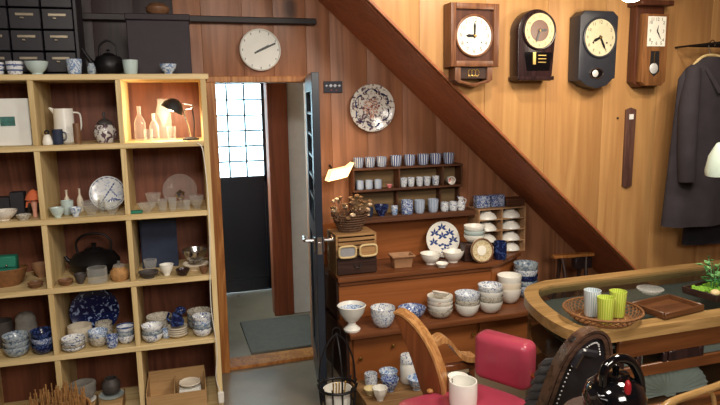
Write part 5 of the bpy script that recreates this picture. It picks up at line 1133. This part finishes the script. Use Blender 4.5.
# ================================================================ DARK STUDDED CHAIR AND BLACK KETTLE
ch2 = thing('leather_chair', 'black leather armchair with studded arched wooden panel', 'chair', (1.08, 1.40, 0)); C2 = Vector((1.08, 1.40, 0))
pn2 = Vector((-.15, -.98, 0)).normalized(); pp2 = Vector((1.05, 1.47, 0)); pe2 = Vector((-pn2.y, pn2.x, 0))
if pe2.dot(RT) < 0: pe2 = -pe2
outl = [(538, 425), (546, 405), (552, 388), (559, 370), (568, 354), (579, 341), (590, 334), (599, 333), (605, 337), (608, 346), (609, 365), (609, 425)]
l2 = [((atP(x, y, pp2, pn2)-pp2).dot(pe2), (atP(x, y, pp2, pn2)-pp2).z) for x, y in outl]
l2 = [(v.x, v.z) for v in smoothpts([Vector((a, 0, b)) for a, b in l2], 4)]
zlow = min(z for _, z in l2)
l2[0] = (l2[0][0], zlow); l2[-1] = (l2[-1][0], zlow); l2f = l2+[(l2[-1][0], .42), (l2[0][0]-.1, .42)]
Mq = Matrix(((pe2.x, -pn2.x, 0, pp2.x-C2.x), (pe2.y, -pn2.y, 0, pp2.y-C2.y), (0, 0, 1, 0), (0, 0, 0, 1)))
MB().prism(l2f, .0, .032, .004, Mq).build('side_panel', 'black_leather', ch2)
def strip(pts, y0, y1, o0, o1, mat, name):
    vs, fs = [], []; P = [Vector((a, 0, b)) for a, b in pts]
    for i, v in enumerate(P):
        t_ = (P[min(i+1, len(P)-1)]-P[max(i-1, 0)]).normalized(); no = Vector((-t_.z, 0, t_.x))
        for (a, b) in ((y0, o0), (y1, o0), (y1, o1), (y0, o1)): vs.append(Mq @ (Vector((v.x, a, v.z))+no*b))
    for i in range(len(P)-1):
        for j in range(4): j2 = (j+1) % 4; fs.append((i*4+j, i*4+j2, (i+1)*4+j2, (i+1)*4+j))
    fs += [(0, 1, 2, 3), tuple(len(vs)-4+j for j in range(4))]
    return MB().add(vs, fs).build(name, mat, ch2, smooth=50)
strip(l2[2:-2], -.008, .036, .001, .009, 'dark_rim_wood', 'arched_rim')
strip(l2[2:-2], -.009, -.001, -.014, -.002, 'dark_rim_wood', 'inner_rim')
for i in range(0, len(l2)-8, 1):
    if i % 1 == 0:
        a, b = l2[i+2]; a2, b2 = l2[i+3]; t_ = Vector((a2-a, 0, b2-b)).normalized(); no = Vector((-t_.z, 0, t_.x)); v = Mq @ (Vector((a, -.004, b))-no*.030)
        MB().ball(v, .003, sub=1).build('stud', 'silver', ch2)
v1 = l2[len(l2)//2-3]; v = Mq @ Vector((v1[0]-.004, .014, v1[1]+.0095)); MB().box((0, 0, 0), (.022, .018, .004), .001, Matrix.Translation(v) @ Mq.to_3x3().to_4x4() @ Matrix.Rotation(R_(-30), 4, 'Y')).build('slot', 'hand_black', ch2)
# grey leather ruffle outside the rim
for i in range(8):
    a, b = l2[i*2]; v = Mq @ Vector((a+.004, .042, b-.014)); v2 = Mq @ Vector((a-.02, .10, b-.06)); MB().tube([v, (v+v2)/2+Vector((-.006, 0, .006)), v2], [.010, .014, .012], 8).build('leather_gather', 'grey_leather', ch2)
MB().box((.16, -.16, .36), (.34, .36, .12), .03, None, 3).build('seat_cushion', 'black_leather', ch2)
for sx in (.03, .29):
    for sy in (-.30, -.03): MB().tube([(sx, sy, .0), (sx, sy, .31)], [.014, .02], 8).build('leg', 'dark_rim_wood', ch2)
ridge = smoothpts([Mq @ Vector((a, -.022, b)) for a, b in [(l2[18][0]-.01, l2[18][1]-.05), (l2[22][0]-.02, l2[22][1]-.04), (l2[26][0]-.03, l2[26][1]-.05), (l2[30][0]-.03, l2[30][1]-.05)]], 4); MB().tube(ridge, .011, 8).build('piping', 'black_leather', ch2)

kz = atY(614, 402, 1.16); t = thing('plant_stand', 'round dark wooden stand carrying the glossy black kettle', 'stand', (kz.x, 1.16, 0)); sz = kz.z-.04
MB().lathe([(0, sz-.02), (.12, sz-.02), (.125, sz-.01), (.12, sz), (0, sz)], 28).build('top', 'dark_chest', t); MB().lathe([(.02, .03), (.025, .3), (.018, sz-.02)], 14).build('column', 'dark_chest', t)
for a in range(3): MB().tube(smoothpts([(0, 0, .12), (.1*math.cos(a*2.09), .1*math.sin(a*2.09), .06), (.17*math.cos(a*2.09), .17*math.sin(a*2.09), .012)], 4), .012, 8).build('foot', 'dark_chest', t)
q = Vector((kz.x, 1.16, sz+.0005)); t = thing('black_kettle', 'glossy black kettle with thick arched handle and a red patch', 'kettle', q)
MB().lathe([(0, 0), (.045, 0), (.058, .02), (.061, .045), (.052, .07), (.03, .086), (0, .09)], 28).build('body', 'black_gloss', t)
MB().lathe([(.028, .087), (.026, .094), (.006, .098), (.008, .108), (0, .112)], 18).build('lid', 'black_gloss', t)
MB().tube(smoothpts([(-.035, -.01, .078), (-.034, -.01, .112), (-.008, -.01, .128), (.026, -.01, .118), (.048, -.01, .085), (.056, -.01, .05)], 5), .0095, 10).build('handle', 'black_gloss', t)
MB().tube([(-.045, -.02, .05), (-.072, -.03, .065), (-.08, -.035, .082)], [.016, .012, .009], 10).build('spout', 'black_gloss', t)
MB().ball((-.008, -.044, .082), .014, .5, .5, 1.3).build('red_patch', 'red_paint', t); t.scale = (1.22, 1.22, 1.22)
# pale curved chair arm in the very corner
t = thing('side_chair', 'pale bentwood chair whose top rail shows beside the display case', 'chair', (1.75, 1.40, 0))
c0 = atY(668, 404, 1.45)-Vector((1.75, 1.40, 0)); c1 = atY(722, 384, 1.50)-Vector((1.75, 1.40, 0))
MB().tube(smoothpts([c0+Vector((-.06, .0, -.05)), c0, (c0+c1)/2+Vector((0, 0, .002)), c1, c1+Vector((.08, .03, .01))], 6), .012, 10).build('top_rail', 'rim_wood', t)
cm = (c0*.3+c1*.7); MB().tube(smoothpts([cm+Vector((0, 0, -.005)), cm+Vector((.03, 0, -.03)), cm+Vector((.04, 0, -.12)), cm+Vector((.03, .02, -.30))], 5), .008, 8).build('splat', 'rim_wood', t)
zs = .42; MB().slab([(v.x, v.y) for v in smoothpts([Vector((-.18, -.02, 0)), Vector((-.14, -.30, 0)), Vector((.18, -.30, 0)), Vector((.22, -.0, 0)), Vector((.02, .06, 0))], 5, True)], (zs-.03, zs), .006).build('seat', 'rim_wood', t)
for x, y in ((-.14, -.25), (.16, -.25), (-.12, -.0), (.17, .02)): MB().tube([(x*1.1, y*1.1, 0), (x, y, zs-.03)], [.012, .017], 8).build('leg', 'rim_wood', t)
for cc, ex in ((c0, (-.12, .0)), (c1, (.17, .02))): MB().tube(smoothpts([Vector((ex[0], ex[1], zs-.01)), Vector((ex[0], ex[1]+.02, (zs+cc.z)/2)), cc], 5), .011, 8).build('back_post', 'rim_wood', t)
